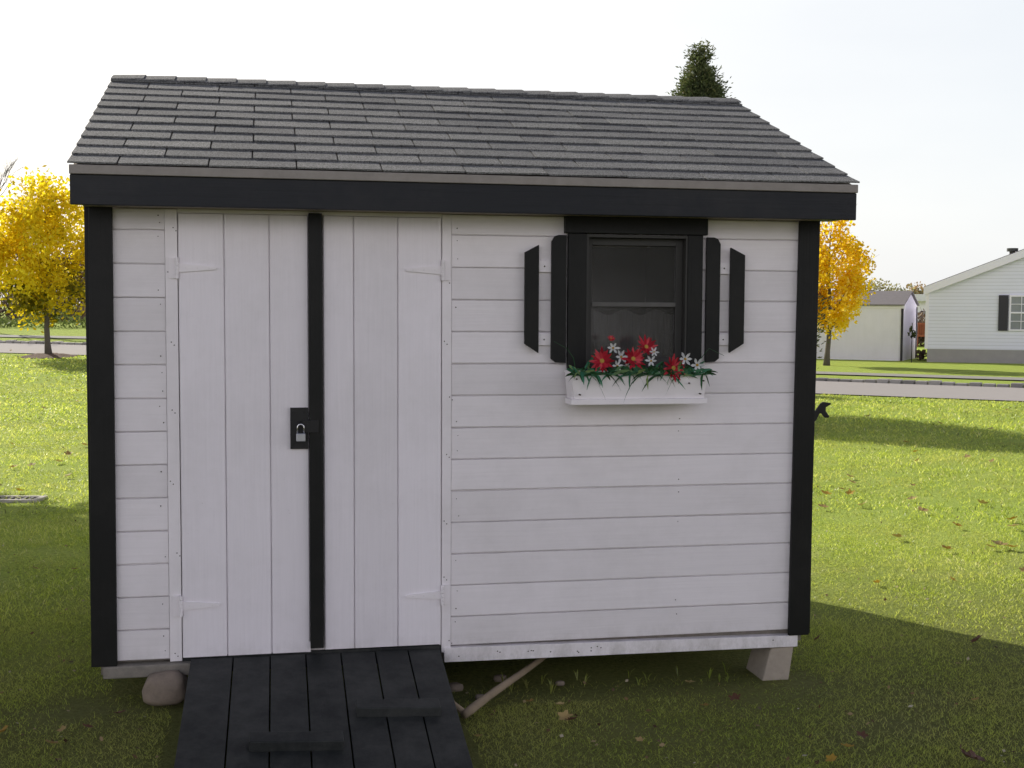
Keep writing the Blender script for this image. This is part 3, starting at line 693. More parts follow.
for i, (px, py, lab) in enumerate(spr):
    b = at_y(px, py, -.10); t = thing('leafy_sprig', Vector((b.x, -.10, zt3-.04)), lab, 'foliage', 'green silk sprigs in the window box')
    q = MB(); b = Vector((b.x, -.10, zt3-.04))
    for k in range(20):
        a = random.uniform(-1.1, 1.1); out = random.uniform(.015, .06); L = random.uniform(.035, .08) * (1.25 if i in (0, 4) else 1)
        d = Vector((math.sin(a), -random.uniform(.1, .7), math.cos(a)*random.uniform(.2, 1.1))).normalized(); st = b + Vector((random.uniform(-.02,.02), random.uniform(-.02,.01), .02))
        droop = random.uniform(.3, 2.0) if k % 3 == 0 else random.uniform(0, .6); side = d.cross(Vector((0, -1, .2))).normalized(); w = random.uniform(.004, .008); pts = []
        for s_, ww in ((0,.3), (.3,.8), (.6,1), (.85,.7), (1,.1)):
            p = st + d*L*s_*1.2 + Vector((0, -out*s_, 0)) - Vector((0, 0, L*droop*s_*s_)); p.y = min(p.y, -.085); p.y = max(p.y, -.215)
            if p.z < zt3 + .01: p.y = min(p.y, -.160)
            pts += [p - side*w*ww, p + side*w*ww]
        q.add(pts, [(2*j, 2*j+1, 2*j+3, 2*j+2) for j in range(4)], 0, random.random())
    q.build('leaves', GREEN, t)
    if i in (0, 7):
        q = MB(); s_ = -1 if i == 0 else 1
        q.tube([b, b + Vector((s_*.02, -.02, .09)), b + Vector((s_*.05, -.03, .13)), b + Vector((s_*.11, -.05, .10 if i else .16))], [.002, .0015, .001, .0008], 5); q.build('stem', GREEN, t)

# ------------------------------------------------------------------ fallen leaves
LEAFM = [leafy('yellow_fallen_leaf', [(0,(.34,.20,.03)), (1,(.52,.33,.06))], .2), leafy('brown_fallen_leaf', [(0,(.34,.23,.09)), (1,(.52,.40,.18))], .15),
         leafy('dark_red_fallen_leaf', [(0,(.09,.04,.025)), (1,(.17,.08,.05))], .1)]
def leaf_mesh(seed, mt):
    r_ = random.Random(seed); q = MB(); n = 22; c = (0, 0, .006); ring = []
    cu = r_.uniform(.25, .55)
    for i in range(n):
        a = 2*math.pi*i/n; rad = .036*(1 + .22*math.cos(5*a)) * r_.uniform(.85, 1.12); x, y = rad*math.cos(a), rad*math.sin(a)*.85
        ring.append((x, y, .008 + cu*(x*x*9 + r_.uniform(-.004, .010)) + .25*abs(y)))
    q.v = [c] + ring; q.f = [(0, i+1, (i+1) % n + 1) for i in range(n)]; q.m = [0]*n; q.c = [r_.random()]*n
    o = q.build('fallen_leaf', mt); me = o.data; bpy.data.objects.remove(o); return me
LM = [[leaf_mesh(s + 10*k, LEAFM[k]) for s in range(3)] for k in range(3)]
YL = [(848,750,1.2),(5,745,1.3),(832,762,1.0),(850,494,1.1),(957,527,1.1),(906,443,1.2),(1012,521,1),(238,0,0)]
BL = [(922,512,1.5),(898,538,1.4),(1000,547,1.5),(852,483,1.2),(967,458,1.2),(868,417,1.3),(940,424,1.3),(823,508,1.2),(862,505,1),(982,504,1.3),(565,719,1.3),(705,707,1.0),(530,703,.9),(75,578,1.1),(52,757,1.2),(478,738,.9),(560,706,.9),(640,742,.8),(990,548,1),(64,742,.9),(35,577,.9),(690,684,1.0),(975,700,.9)]
DL = [(975,762,1.8),(965,758,1.4),(978,642,1.5),(735,700,1.2),(572,722,1.1),(862,738,1.1),(120,727,1.2),(170,708,1.1),(180,712,1.0),(818,640,.9),(88,740,.9)]
rr = random.Random(5)
for k, lst, txt in ((0, YL, 'yellow'), (1, BL, 'dry light brown'), (2, DL, 'dark reddish brown')):
    extra = [(rr.uniform(820, 1024), rr.uniform(404, 600), rr.uniform(.8, 1.2)) for _ in range((7, 10, 0)[k])] + [(rr.uniform(0, 88), rr.uniform(362, 500), 1.1) for _ in range((6, 7, 1)[k])]
    for (px, py, s) in lst + extra:
        if s == 0: continue
        p = gnd(px, py, .02); o = link('fallen_leaf', LM[k][rr.randrange(3)]); o.location = (p.x, p.y, T(p.x, p.y) + .022)
        o.rotation_euler = (rr.uniform(-.5, .5), rr.uniform(-.5, .5), rr.uniform(0, 6.28)); f = s*(.62 if py > 560 else 1.0); o.scale = (f, f, f)
        tag(o, txt + ' fallen leaf lying in the mown grass', 'leaf', txt + ' leaves fallen on the lawn')

g = np.random.default_rng(77); n = 1500   # crumbs of dead leaf and thatch
lat_ = g.uniform(-1, 1, n); dd_ = 3.4 + 12*g.random(n)**1.5; lat_ *= .52*dd_
bx_ = CAM.x + HR.x*lat_ + HF.x*dd_; by_ = CAM.y + HR.y*lat_ + HF.y*dd_
kp = ~((bx_ > -.1) & (bx_ < 2.95) & (by_ > .05) & (by_ < 2.5)) & ~((bx_ > .22) & (bx_ < 1.36) & (by_ > -1.36) & (by_ < .3)); bx_, by_ = bx_[kp], by_[kp]; n = len(bx_)
pos = np.stack([bx_, by_, np.array([T(a, b) for a, b in zip(bx_, by_)]) + g.uniform(.012, .026, n)], 1)
d1 = g.normal(0, 1, (n, 3))*np.array([1, 1, .35]); d1 /= np.linalg.norm(d1, axis=1)[:,None]; d2 = np.cross(d1, g.normal(0, .5, (n, 3)) + np.array([0, 0, 1])); d2 /= np.linalg.norm(d2, axis=1)[:,None]; s_ = g.uniform(.003, .011, n)[:,None]
tag(quads('leaf_litter', np.stack([pos - d1*s_*1.3, pos + d2*s_*.8, pos + d1*s_*1.2, pos - d2*s_*.7], 1), None, g.random(n), leafy('litter', [(0,(.08,.045,.03)), (.5,(.24,.15,.08)), (.85,(.42,.33,.18)), (1,(.6,.55,.45))], .2)), 'small crumbs of dead leaf scattered through the lawn', 'leaf litter', kind='stuff')

# ------------------------------------------------------------------ trees
BARK = plain('bark', (.10,.085,.075), .9, nscale=25, var=.4)
def trunk_limbs(base, h_tr, r0, top, nl, spread, seed, up=.8, zlow=.25, thin=1.0):
    r_ = random.Random(seed); q = MB(); b = Vector(base)
    n = 10; pts = [b + Vector((.03*math.sin(i*.9+seed), .03*math.cos(i*.7), top*i/n)) for i in range(n+1)]; q.tube(pts, [r0*(1.35 if i == 0 else 1 - .9*i/n) for i in range(n+1)], 10)
    tips = []
    for k in range(nl):
        t = zlow + (1-zlow)*(k+.5)/nl * .9; p = b + Vector((0, 0, top*t)); a = k*2.4 + r_.uniform(-.4, .4); L = spread*(1 - .55*(t-zlow)/(1-zlow)) * r_.uniform(.75, 1.1)
        d = Vector((math.cos(a), math.sin(a), up + r_.uniform(-.1, .3))); c1 = p + d*L*.5; c2 = p + d*L + Vector((0, 0, .2*L)); rr_ = r0*.42*(1-t*.7)*thin
        q.tube([p, c1, c2], [rr_, rr_*.6, rr_*.15], 6)
        for j in range(3):
            s = c1.lerp(c2, j/3); e = s + Vector((r_.uniform(-1,1), r_.uniform(-1,1), r_.uniform(0,.9)))*L*.4; q.tube([s, e], [rr_*.35, rr_*.08], 4); tips.append(e)
        tips.append(c2)
    return q, tips
def crown(c, rad, n, size, ncl, seed, cl=.32, shape=None, flat=0, low=.0, tone_z=.25):
    g = np.random.default_rng(seed); c = np.array(c); rad = np.array(rad)
    # clump centres fill the volume, leaves gather round them
    cc = []
    while len(cc) < ncl:
        p = g.uniform(-1, 1, 3)
        if shape: 
            if not shape(p): continue
        elif np.linalg.norm(p) > .95 or np.linalg.norm(p) < g.uniform(0, .6): continue
        cc.append(p)
    cc = np.array(cc); tcl = g.uniform(-.22, .22, ncl); idx = g.integers(0, ncl, n)
    sz = cl*g.uniform(.6, 1.3, ncl)
    off_ = g.normal(0, .5, (n, 3)); off_ /= np.maximum(1, np.linalg.norm(off_, axis=1)/1.1)[:,None]
    pu = cc[idx] + off_*sz[idx][:,None]; pos = c + pu*rad
    d1 = g.normal(0, 1, (n, 3)); d1[:,2] *= (1-flat); d1 /= np.linalg.norm(d1, axis=1)[:,None]
    d2 = np.cross(d1, g.normal(0, 1, (n, 3))); d2 /= np.linalg.norm(d2, axis=1)[:,None]
    s = size*g.uniform(.6, 1.3, n)[:,None]
    V = np.stack([pos - d1*s*.6, pos + d2*s*.38, pos + d1*s*.6, pos - d2*s*.38], 1)
    tone = np.clip(.45 + tcl[idx] + g.normal(0, .16, n) + pu[:,2]*tone_z, 0, 1)
    return V, tone
Ylw = leafy('yellow_maple_leaf', [(0,(.45,.36,.02)), (.25,(.74,.58,.02)), (.55,(.92,.76,.04)), (.85,(.96,.84,.10)), (1,(.97,.92,.35))], .72)
Org = leafy('golden_orange_leaf', [(0,(.60,.38,.01)), (.3,(.88,.62,.02)), (.7,(.95,.73,.04)), (1,(.97,.85,.25))], .72)
# left maple
tx, ty = L2(48, 32.9); tz = T(tx, ty)
t1 = thing('maple_tree', (tx, ty, tz), 'young yellow maple by the road left of the shed, with mulch at its foot', 'tree')
q, _ = trunk_limbs((tx, ty, tz-.05), 1, .085, 4.1, 16, 1.3, 3, up=.9, zlow=.24); q.build('trunk', BARK, t1, smooth=True)
V, tn = crown((tx, ty, tz+2.85), (1.45, 1.45, 1.85), 11500, .105, 90, 11, cl=.27, tone_z=-.02)
quads('crown', V, None, tn, Ylw, t1)
V, tn = crown((tx, ty, tz+1.85), (1.2, 1.2, .85), 2200, .10, 30, 12, cl=.3, tone_z=0)
quads('crown', V, None, np.clip(tn-.15, 0, 1), leafy('green_gold_leaf', [(0,(.10,.12,.01)), (.6,(.35,.28,.02)), (1,(.55,.40,.03))], .5), t1)
m = MB(); n = 24; ring = []
for i in range(n): a = 2*math.pi*i/n; r_ = .75*random.uniform(.85, 1.1); ring.append((tx + r_*math.cos(a), ty + r_*math.sin(a), T(tx + r_*math.cos(a), ty + r_*math.sin(a)) + .01))
m.add([(tx, ty, tz + .10)] + [(tx + (a-tx)*.5, ty + (b-ty)*.5, c + .06 + random.uniform(-.02,.02)) for a, b, c in ring] + ring, [(0, 1+i, 1+(i+1) % n) for i in range(n)] + [(1+i, 1+n+i, 1+n+(i+1) % n, 1+(i+1) % n) for i in range(n)])
tag(m.build('mulch', plain('bark_mulch', (.13,.085,.06), .95, nscale=12, var=.5, bstr=1, bd=.04), smooth=True), 'low mound of brown bark mulch around the yellow maple', 'mulch', kind='structure')
# right maple
tx, ty = L2(828, 36)
t2 = thing('maple_tree', (tx, ty, T(tx, ty)), 'young golden orange tree behind the right corner of the shed', 'tree')
q, _ = trunk_limbs((tx, ty, -.05), 1, .082, 4.3, 14, 1.3, 5, up=.9, zlow=.22); q.build('trunk', BARK, t2, smooth=True)
V, tn = crown((tx-.1, ty, 2.75), (1.22, 1.22, 1.95), 9500, .11, 75, 21, cl=.27, tone_z=.0)
tn = np.clip(tn + (rng.random(len(tn)) < .2)*.2, 0, 1); quads('crown', V, None, tn, Org, t2)
# conifers behind the shed
CONL = leafy('conifer_needles', [(0,(.05,.07,.035)), (.5,(.14,.17,.08)), (.8,(.17,.16,.08)), (1,(.28,.21,.12))], .4)
def conifer(px, dep, H, rb, n, seed, lab):
    x, y = L2(px, dep); t = thing('conifer_tree', (x, y, T(x, y)), lab, 'tree')
    g = np.random.default_rng(seed); nb = int(n/40); Vs = []; Ts = []
    q = MB(); q.tube([(x, y, -.05), (x, y, H*.5), (x, y, H*.97)], [.13, .07, .01], 8)
    for b in range(nb):
        t_ = 1 - math.sqrt(g.uniform(0.0015, .93)); z = .35 + (H-.35)*t_; rmax = rb*(1-t_)**1.08 * g.uniform(.75, 1.1) + .05; a = g.uniform(0, 6.28)
        m_ = 40; s = g.beta(2.2, 1.1, m_); base = np.array([x, y, z]); d = np.array([math.cos(a), math.sin(a), g.uniform(.15, .6)])
        if b % 9 == 0: q.tube([tuple(base - d*0), tuple(base + d*rmax*.8)], [.018, .004], 4)
        pos = base + d*(s*rmax)[:,None] + g.normal(0, .055 + .035*(1-t_), (m_, 3)); 
        d1 = d + g.normal(0, .5, (m_, 3)); d1 /= np.linalg.norm(d1, axis=1)[:,None]; d2 = np.cross(d1, g.normal(0, 1, (m_, 3))); d2 /= np.linalg.norm(d2, axis=1)[:,None]; L = g.uniform(.02, .042, m_)[:,None]
        Vs.append(np.stack([pos - d1*L, pos + d2*L*.35, pos + d1*L, pos - d2*L*.35], 1)); Ts.append(np.clip(.35 + g.normal(0, .15, m_) + g.uniform(-.2, .25), 0, 1))
    q.build('trunk', BARK, t); quads('crown', np.concatenate(Vs), None, np.concatenate(Ts), CONL, t)
conifer(696, 19, 5.82, 1.95, 190000, 4, 'tall dark conifer rising behind the shed roof ridge')
conifer(634, 26.4, 4.1, 1.1, 16000, 5, 'smaller conifer hidden behind the shed')
# large shading tree left of the view (its shadow lies on the lawn)
SX, SY = -7.5, 9.0
def big_tree(x, y, top, rad, cz, lab, seed, mt, nleaf, nm='maple_tree'):
    t = thing(nm, (x, y, T(x, y)), lab, 'tree'); q, _ = trunk_limbs((x, y, -.1), 1, .26, top*.85, 18, rad[0], seed, up=.7, zlow=.25); q.build('trunk', BARK, t, smooth=True)
    V, tn = crown((x, y, cz), rad, nleaf, .24, 110, seed, cl=.30); quads('crown', V, None, tn, mt, t)
big_tree(SX, SY, 8.6, (3.6, 3.6, 3.1), 5.4, 'large leafy maple left of the view that shades the lawn', 31, Ylw, 52000)
# bare tree at the left edge
x, y = L2(-18, 46); t = thing('bare_tree', (x, y, T(x, y)), 'bare leafless tree behind the yellow maple at the left edge', 'tree')
r_ = random.Random(9); q = MB()
def twig(p, d, L, r0, lev):
    e = p + d*L; mid = p.lerp(e, .5) + Vector((r_.uniform(-1,1), r_.uniform(-1,1), 0))*L*.06; q.tube([p, mid, e], [r0, r0*.8, r0*.55], 5 if lev > 2 else 3, cap=False)
    if lev == 0: return
    for k in range(3 if lev > 1 else 4):
        nd = (d + Vector((r_.uniform(-1,1), r_.uniform(-1,1), r_.uniform(-.25,.6)))*.75).normalized(); twig(p.lerp(e, r_.uniform(.55, 1)), nd, L*r_.uniform(.55, .75), r0*.5, lev-1)
twig(Vector((x, y, T(x, y)-.1)), Vector((.05, 0, 1)), 3.2, .13, 5)
q.build('branches', BARK, t)
# far trees, brush
def bushy(name, lat, dep, w, h, mt, lab, grp, seed, n=1500, size=.25, cat='tree', trunk=True):
    x, y = W(lat, dep); z = T(x, y); t = thing(name, (x, y, z), lab, cat, grp)
    if trunk:
        q, _ = trunk_limbs((x, y, z-.1), 1, .05*h/2, h*.8, 6, w*.5, seed); q.build('trunk', BARK, t)
    V, tn = crown((x, y, z + h*.52), (w/2, w/2, h*.5), n, size, 24, seed, cl=.36); quads('crown', V, None, tn, mt, t)
DKG = leafy('dull_green_leaf', [(0,(.03,.04,.02)), (1,(.10,.12,.05))], .3)
RUST = leafy('rust_leaf', [(0,(.12,.05,.03)), (.6,(.26,.12,.06)), (1,(.38,.22,.10))], .4)
OLV = leafy('olive_leaf', [(0,(.07,.07,.03)), (1,(.20,.18,.07))], .35)
MAU = leafy('brown_brush', [(0,(.09,.06,.055)), (.6,(.20,.145,.12)), (1,(.32,.25,.18))], .3)
specs = [(-27.5,60,5,4.6,0),(-24.5,63,5.5,4.2,3),(-21.5,61,4.2,3.8,1),(-31,62,5,5.0,2),(-18,62,5,4.5,0),(-14,64,5,4.0,2),(-9,66,5,4.2,1),(-4,68,6,4.4,0),(1,70,6,4.6,2),(7,72,6,4.0,0),(13,74,6,3.8,2),(19,76,6,3.4,0),(-35,64,6,5,0)]
labs = {0: 'dark green bushy tree in the brush line beyond the road', 1: 'rust coloured bushy tree in the brush line beyond the road', 2: 'olive tree in the brush line beyond the road', 3: 'brownish tree in the brush line beyond the road'}
for i, (lt, dp, w, h, k) in enumerate(specs):
    bushy('distant_tree', lt, dp, w, h, (DKG, RUST, OLV, MAU)[k], labs[k], ('dark green', 'rust', 'olive', 'brown')[k] + ' trees beyond the road', 40+i)
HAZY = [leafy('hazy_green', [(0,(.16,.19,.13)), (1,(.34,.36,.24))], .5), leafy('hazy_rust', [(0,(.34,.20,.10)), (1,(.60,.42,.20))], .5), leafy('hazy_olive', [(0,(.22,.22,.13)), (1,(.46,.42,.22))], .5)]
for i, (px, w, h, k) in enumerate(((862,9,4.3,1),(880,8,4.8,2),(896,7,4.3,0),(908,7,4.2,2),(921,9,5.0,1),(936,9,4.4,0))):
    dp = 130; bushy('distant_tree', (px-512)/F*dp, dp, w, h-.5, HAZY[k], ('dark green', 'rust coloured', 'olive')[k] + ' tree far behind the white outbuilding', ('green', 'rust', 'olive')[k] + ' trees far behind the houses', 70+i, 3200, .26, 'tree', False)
def band(name, lat0, lat1, dep, dd, h, n, size, mt, lab, seed):
    g = np.random.default_rng(seed); lt = g.uniform(lat0, lat1, n); dp = dep + g.uniform(0, dd, n)
    x = CAM.x + HR.x*lt + HF.x*dp; y = CAM.y + HR.y*lt + HF.y*dp; hh = h*(.6 + .4*np.sin(lt*1.7+seed)*np.sin(lt*.63+1))
    z = np.array([T(a, b) for a, b in zip(x, y)]) + hh*g.beta(1.3, 1.5, n); pos = np.stack([x, y, z], 1)
    d1 = g.normal(0, 1, (n, 3)) + np.array([0, 0, .9]); d1 /= np.linalg.norm(d1, axis=1)[:,None]; d2 = np.cross(d1, g.normal(0, 1, (n, 3))); d2 /= np.linalg.norm(d2, axis=1)[:,None]
    s = size*g.uniform(.5, 1.3, n)[:,None]; V = np.stack([pos - d1*s, pos + d2*s*.3, pos + d1*s, pos - d2*s*.3], 1)
    tag(quads(name, V, None, np.clip(g.normal(.5, .25, n), 0, 1), mt), lab, 'undergrowth', kind='stuff')
band('brush', -40, 22, 55, 3, 2.3, 26000, .16, MAU, 'tangled brown brush beyond the road', 1)
WEED = leafy('weed_leaf', [(0,(.07,.11,.03)), (1,(.22,.26,.09))], .4)
band('weeds', -36, 10, 48.6, 2.2, .9, 12000, .10, WEED, 'tall green weeds in front of the brush', 2)
# little plants right under the shed front
g = random.Random(3); q = MB()
for i in range(22):
    x = g.uniform(1.36, 2.75); y = g.uniform(-.02, .16); h = g.uniform(.02, .06); z = T(x, y)
    for k in range(3):
        a = g.uniform(0, 6.28); d = Vector((math.cos(a), math.sin(a), 0)); s_ = Vector((-d.y, d.x, 0))*g.uniform(.002, .005); b = Vector((x, y, z))
        m1 = b + d*h*.25 + Vector((0,0,h*.7)); tp = b + d*h*.6 + Vector((0,0,h)); q.add([b-s_*.4, b+s_*.4, m1+s_, m1-s_, tp], [(0,1,2,3), (3,2,4)], 0, g.uniform(.0, .45))
tag(q.build('weeds', BLADE), 'thin weeds growing in the dark gap under the shed', 'weeds', kind='stuff')

# ------------------------------------------------------------------ far buildings
def vinyl(name, c, pitch=.11):
    m_, nt, bs = newmat(name); g = nt.nodes.new('ShaderNodeNewGeometry'); sp = nt.nodes.new('ShaderNodeSeparateXYZ'); nt.links.new(g.outputs['Position'], sp.inputs[0])
    d = N(nt, 'ShaderNodeMath', operation='DIVIDE'); d.inputs[1].default_value = pitch; nt.links.new(sp.outputs['Z'], d.inputs[0])
    fr = N(nt, 'ShaderNodeMath', operation='FRACT'); nt.links.new(d.outputs[0], fr.inputs[0])
    cc = ramp(nt, fr.outputs[0], [(0, tuple(k*.62 for k in c)), (.16, c), (1, c)]); n = noisef(nt, 1.2, coords(nt), 4)
    cc = mixc(nt, 1.0, cc, mixc(nt, n, (.93,.93,.93), (1.04,1.04,1.04)), 'MULTIPLY')
    nt.links.new(cc, bs.inputs['Base Color']); bs.inputs['Roughness'].default_value = .5
    inv = N(nt, 'ShaderNodeMath', operation='SUBTRACT'); inv.inputs[0].default_value = 1; nt.links.new(fr.outputs[0], inv.inputs[1]); bump(nt, bs, inv.outputs[0], .6, .015); return m_
VIN = vinyl('pale_blue_vinyl_siding', (.82,.82,.96)); VINW = painted('white_panel', (.88,.85,.96), grain=(6,6,1), amt=.08)
TRIMW = plain('white_house_trim', (.88,.85,.95), .5, var=.04); SKIRT = plain('grey_skirting', (.36,.34,.345), .8, nscale=3, var=.15)
ROOFG = plain('grey_house_roof', (.20,.19,.19), .9, nscale=12); DKS = plain('dark_shutter', (.02,.018,.028), .5)
WG = plain('far_window_glass', (.22,.24,.25), .15, nscale=2, var=.3)
class Frame:   # local u (along), v (away), z
    def __init__(s, o, ang): s.o = Vector(o); s.u = (HR*math.cos(ang) - HF*math.sin(ang)); s.v = (HF*math.cos(ang) + HR*math.sin(ang))
    def p(s, u, v, z): q = s.o + s.u*u + s.v*v; return (q.x, q.y, z)
    def box(s, m_, u0, u1, v0, v1, z0, z1, mi=0):
        m_.add([s.p(u0,v0,z0), s.p(u1,v0,z0), s.p(u1,v1,z0), s.p(u0,v1,z0), s.p(u0,v0,z1), s.p(u1,v0,z1), s.p(u1,v1,z1), s.p(u0,v1,z1)], [(0,3,2,1),(4,5,6,7),(0,1,5,4),(1,2,6,5),(2,3,7,6),(3,0,4,7)], mi)
def gable_house(fr, Wd, D, zf, ze, rise, ov, mats, name, lab, cat):
    t = thing(name, Vector(fr.p(0, 0, 0)), lab, cat)
    wl, tr, rf = mats; m_ = MB()
    # walls
    fr.box(m_, 0, Wd, .0, D, zf, ze)
    k = 1
    for v in (0, D): m_.add([fr.p(0, v, ze), fr.p(Wd, v, ze), fr.p(Wd/2, v, ze+rise)], [(0,1,2)])
    m_.build('wall', wl, t)
    q = MB(); sl_ = rise/(Wd/2); th = .10
    for s_ in (0, 1):
        def U(u): return u if s_ == 0 else Wd - u
        a = (U(-ov), ze - sl_*ov + .06); b = (U(Wd/2), ze + rise + .06)
        q.add([fr.p(a[0], -.25, a[1]), fr.p(b[0], -.25, b[1]), fr.p(b[0], D+.25, b[1]), fr.p(a[0], D+.25, a[1]), fr.p(a[0], -.25, a[1]+th), fr.p(b[0], -.25, b[1]+th), fr.p(b[0], D+.25, b[1]+th), fr.p(a[0], D+.25, a[1]+th)],
              [(0,3,2,1),(4,5,6,7),(0,1,5,4),(1,2,6,5),(2,3,7,6),(3,0,4,7)])
    q.build('roof', rf, t)
    q = MB()
    for s_ in (0, 1):
        q = MB()
        def U(u): return u if s_ == 0 else Wd - u
        a = (U(-ov), ze - sl_*ov - .10); b = (U(Wd/2), ze + rise - .10)
        for v0 in (-.28, D+.252):
            q.add([fr.p(a[0], v0, a[1]), fr.p(b[0], v0, b[1]), fr.p(b[0], v0+.028, b[1]), fr.p(a[0], v0+.028, a[1]), fr.p(a[0], v0, a[1]+.24), fr.p(b[0], v0, b[1]+.24), fr.p(b[0], v0+.028, b[1]+.24), fr.p(a[0], v0+.028, a[1]+.24)],
              [(0,3,2,1),(4,5,6,7),(0,1,5,4),(1,2,6,5),(2,3,7,6),(3,0,4,7)]); q.build('rake_trim', tr, t); q = MB()
    for u in (0, Wd): q = MB(); fr.box(q, u-.05, u+.05, -.02, .03, zf, ze); q.build('corner_trim', tr, t)
    return t
# house at the right edge
hx, hy = L2(926, 38.9)
fr = Frame((hx, hy, 0), R(19.5)); ht = gable_house(fr, 8.4, 15, .42, 2.28, 1.68, .12, (VIN, TRIMW, ROOFG), 'house', 'pale blue vinyl sided single storey house at the right edge', 'house')
q = MB(); fr.box(q, .03, 8.37, .02, 14.97, -.1, .419); q.build('skirting', SKIRT, ht)
uw = 2.42
q = MB(); fr.box(q, uw-.31, uw-.03, -.05, -.004, 1.02, 2.13); q.build('shutter', DKS, ht); q = MB(); fr.box(q, uw+1.03, uw+1.31, -.05, -.004, 1.02, 2.13); q.build('shutter', DKS, ht)
q = MB(); 
for a_, b_, c_, d_ in ((0,1,1.02,1.07), (0,1,2.08,2.13), (0,.05,1.07,2.08), (.95,1,1.07,2.08), (.05,.95,1.56,1.61)): fr.box(q, uw+a_, uw+b_, -.06, -.004, c_, d_)
for a_ in (.34, .64): fr.box(q, uw+a_, uw+a_+.02, -.04, -.02, 1.07, 1.56); fr.box(q, uw+a_, uw+a_+.02, -.04, -.02, 1.61, 2.08)
for c_ in (1.31, 1.84): fr.box(q, uw+.05, uw+.95, -.037, -.022, c_, c_+.02)
w_ = q.build('window', TRIMW, ht); q = MB(); fr.box(q, uw+.05, uw+.95, -.018, -.004, 1.07, 2.08); q.build('pane', WG, w_)
q = MB(); a = fr.p(2.5, .8, 0); zc = 3.40; q.tube([(a[0], a[1], zc-.3), (a[0], a[1], zc+.12)], .09, 10); q.tube([(a[0], a[1], zc+.12), (a[0], a[1], zc+.22)], .17, 10)
q.build('vent_pipe', plain('vent_metal', (.05,.055,.05), .6), ht)
# white outbuilding
hx, hy = L2(902, 39.6)
fr = Frame((hx, hy, 0), R(28)); Ln = 6.0; Dp = 2.5
t = thing('outbuilding', (hx, hy, 0), 'long white outbuilding with greyish brown roof and dark corner strip beside the house', 'outbuilding')
m = MB(); fr.box(m, -Ln, 0, 0, Dp, -.05, 1.80)
for u in (-Ln, 0): m.add([fr.p(u, 0, 1.80), fr.p(u, Dp, 1.80), fr.p(u, Dp/2, 2.22)], [(0,1,2)])
m.build('wall', VINW, t)
q = MB()
for s_ in (1, -1):
    def V_(v): return v if s_ > 0 else Dp - v
    q.add([fr.p(-Ln-.1, V_(-.12), 1.79), fr.p(.06, V_(-.12), 1.79), fr.p(.06, Dp/2, 2.25), fr.p(-Ln-.1, Dp/2, 2.25), fr.p(-Ln-.1, V_(-.12), 1.83), fr.p(.06, V_(-.12), 1.83), fr.p(.06, Dp/2, 2.29), fr.p(-Ln-.1, Dp/2, 2.29)], [(0,3,2,1),(4,5,6,7),(0,1,5,4),(1,2,6,5),(2,3,7,6),(3,0,4,7)])
q.build('roof', plain('grey_outbuilding_roof', (.22,.205,.21), .9, nscale=10), t)
q = MB(); fr.box(q, -Ln, .05, -.03, -.004, 1.70, 1.785); q.build('fascia', TRIMW, t)
q = MB(); fr.box(q, -.055, .02, -.035, -.004, .0, 1.695); q.build('corner_strip', DKS, t); q = MB(); fr.box(q, .004, .03, Dp-.10, Dp, .0, 1.75); q.build('corner_strip', DKS, t)
# potted plant on a stake before the outbuilding
x, y = L2(911.5, 38.4); t = thing('garden_stake', (x, y, 0), 'thin stake with a dark climbing plant before the white outbuilding', 'plant stake')
q = MB(); q.tube([(x, y, 0), (x, y, 1.25)], .014, 6); q.build('pole', IRON, t)
V, tn = crown((x, y, .95), (.12, .12, .25), 90, .08, 7, 91, cl=.35); quads('foliage', V, None, tn, DKG, t)
# shrub by the house corner
bushy('shrub', (922-512)/F*40.2, 40.2, .4, .35, MAU, 'small brown shrub between outbuilding and house', None, 93, 250, .09, 'shrub', False)
# farther home seen through the gap
hx, hy = L2(908, 62); fr = Frame((hx, hy, 0), R(10)); t = thing('distant_home', (hx, hy, 0), 'distant white home with a pale roof seen through the gap beside the house', 'house')
q = MB(); fr.box(q, 0, 6, 0, 8, 0, 2.1); q.build('wall', VINW, t); q = MB(); fr.box(q, -.3, 6.3, -.5, 8, 2.101, 2.45); q.build('roof', plain('pale_metal_roof', (.75,.75,.75), .5, var=.05), t)
q = MB(); fr.box(q, .75, .98, -.03, -.004, 1.35, 1.6); q.build('window', DKS, t)
hx, hy = L2(915, 55); fr = Frame((hx, hy, 0), R(10)); t = thing('wooden_deck', (hx, hy, 0), 'red brown wooden deck with railing in front of the distant home', 'deck')
q = MB(); fr.box(q, 0, 1.3, 0, 1.6, .45, .55); 
for i in range(14): fr.box(q, .0 + i*.095, .05 + i*.095, -.03, 0, .56, 1.0)
fr.box(q, 0, 1.3, -.05, .03, 1.001, 1.08); fr.box(q, .0, 1.3, .05, .1, .56, 1.0); RW = plain('red_stained_wood', (.38,.11,.05), .7); q.build('railing', RW, t)
q = MB(); fr.box(q, .02, .12, .02, .12, 0, .449); fr.box(q, 1.15, 1.25, .02, .12, 0, .449); q.build('posts', RW, t)

# hedge of trees behind the viewer, mirrored in the window
for i, (x, y, h, rd) in enumerate(((4, -24, 7, 3.0), (9.4, -21, 8.5, 3.6), (15.5, -24, 7.5, 3.0))):
    big_tree(x, y, h, (rd, rd, h*.42), h*.52, 'leafy tree standing on the lawn behind the viewer, %s' % ('leftmost', 'tallest', 'rightmost')[i], 60+i, DKG, 9000)

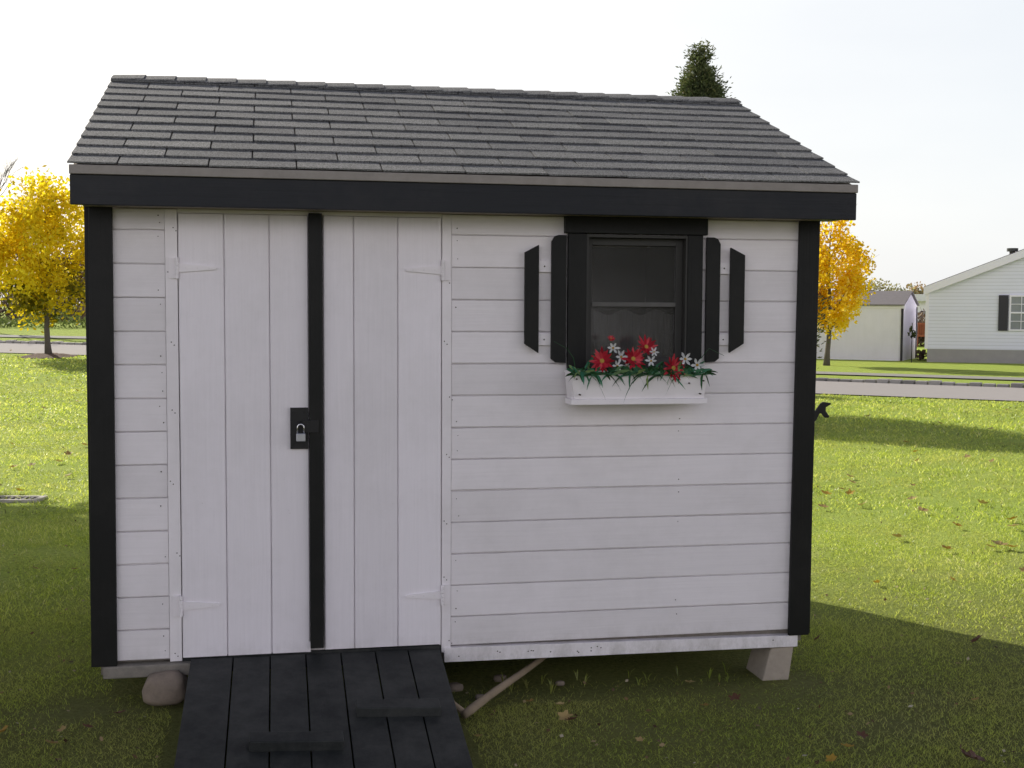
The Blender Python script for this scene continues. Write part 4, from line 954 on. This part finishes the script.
# ------------------------------------------------------------------ light, sky, camera
AZ, EL = R(-30), R(32)
S = Vector((math.sin(AZ)*math.cos(EL), math.cos(AZ)*math.cos(EL), math.sin(EL)))
sun = bpy.data.lights.new('sun', 'SUN'); sun.energy = 5.0; sun.angle = R(.6); sun.color = (1, .93, .82)
so = bpy.data.objects.new('sun', sun); COL.objects.link(so); so.rotation_euler = S.to_track_quat('Z', 'Y').to_euler(); so.location = (-10, 20, 15)
wd = bpy.data.worlds.new('World'); scn.world = wd; wd.use_nodes = True; nt = wd.node_tree; bg = nt.nodes['Background']
sk = nt.nodes.new('ShaderNodeTexSky'); sk.sky_type = 'NISHITA'; sk.sun_disc = False; sk.sun_elevation = EL; sk.sun_rotation = AZ; sk.dust_density = 3; sk.air_density = 1.0; sk.ozone_density = 1
# haze, plus an added bright band behind the viewer lighting the facade; zenith dimmed
tc = nt.nodes.new('ShaderNodeTexCoord'); dp = N(nt, 'ShaderNodeVectorMath', operation='DOT_PRODUCT'); nt.links.new(tc.outputs['Generated'], dp.inputs[0]); dp.inputs[1].default_value = (math.sin(AZ), math.cos(AZ), 0)
glow = ramp(nt, N(nt, 'ShaderNodeMath', operation='MULTIPLY_ADD').outputs[0], [(0, (16.4,15.7,16.6)), (.45, (14.2,13.6,14.5)), (.68, (8.6,8.85,9.05)), (.82, (9.0,9.0,8.95)), (1, (11,10.8,10.5))])
mad = [n for n in nt.nodes if n.type == 'MATH'][-1]; nt.links.new(dp.outputs['Value'], mad.inputs[0]); mad.inputs[1].default_value = .5; mad.inputs[2].default_value = .5
spz = nt.nodes.new('ShaderNodeSeparateXYZ'); nt.links.new(tc.outputs['Generated'], spz.inputs[0])
hz = mixc(nt, 1.0, mixc(nt, .8, sk.outputs[0], glow), ramp(nt, spz.outputs['Z'], [(0, (1,1,1)), (.36, (.97,.975,.98)), (.47, (.15,.175,.23)), (1, (.035,.05,.09))]), 'MULTIPLY')
cl_ = N(nt, 'ShaderNodeTexNoise'); cl_.inputs['Scale'].default_value = 2.2; cl_.inputs['Detail'].default_value = 5; mp_ = nt.nodes.new('ShaderNodeMapping'); mp_.inputs['Scale'].default_value = (1,1,3.5); nt.links.new(tc.outputs['Generated'], mp_.inputs[0]); nt.links.new(mp_.outputs[0], cl_.inputs['Vector'])
hz = mixc(nt, 1.0, hz, ramp(nt, cl_.outputs['Fac'], [(.35, (.985,.99,1.0)), (.65, (1.06,1.055,1.045))]), 'MULTIPLY'); nt.links.new(hz, bg.inputs[0]); bg.inputs[1].default_value = .12
cam = bpy.data.cameras.new('camera'); co = bpy.data.objects.new('camera', cam); COL.objects.link(co)
cam.sensor_width = 36; cam.lens = 36*F/1024; cam.clip_end = 3000; cam.clip_start = .05
M = Matrix((( RT.x, UP.x, -FW.x, CAM.x), (RT.y, UP.y, -FW.y, CAM.y), (RT.z, UP.z, -FW.z, CAM.z), (0,0,0,1))); co.matrix_world = M
scn.camera = co
scn.render.engine = 'CYCLES'; scn.cycles.use_denoising = True
scn.cycles.max_bounces = 8; scn.cycles.transparent_max_bounces = 12
scn.view_settings.view_transform = 'Standard'; scn.view_settings.look = 'None'; scn.view_settings.exposure = 0; scn.view_settings.gamma = 1
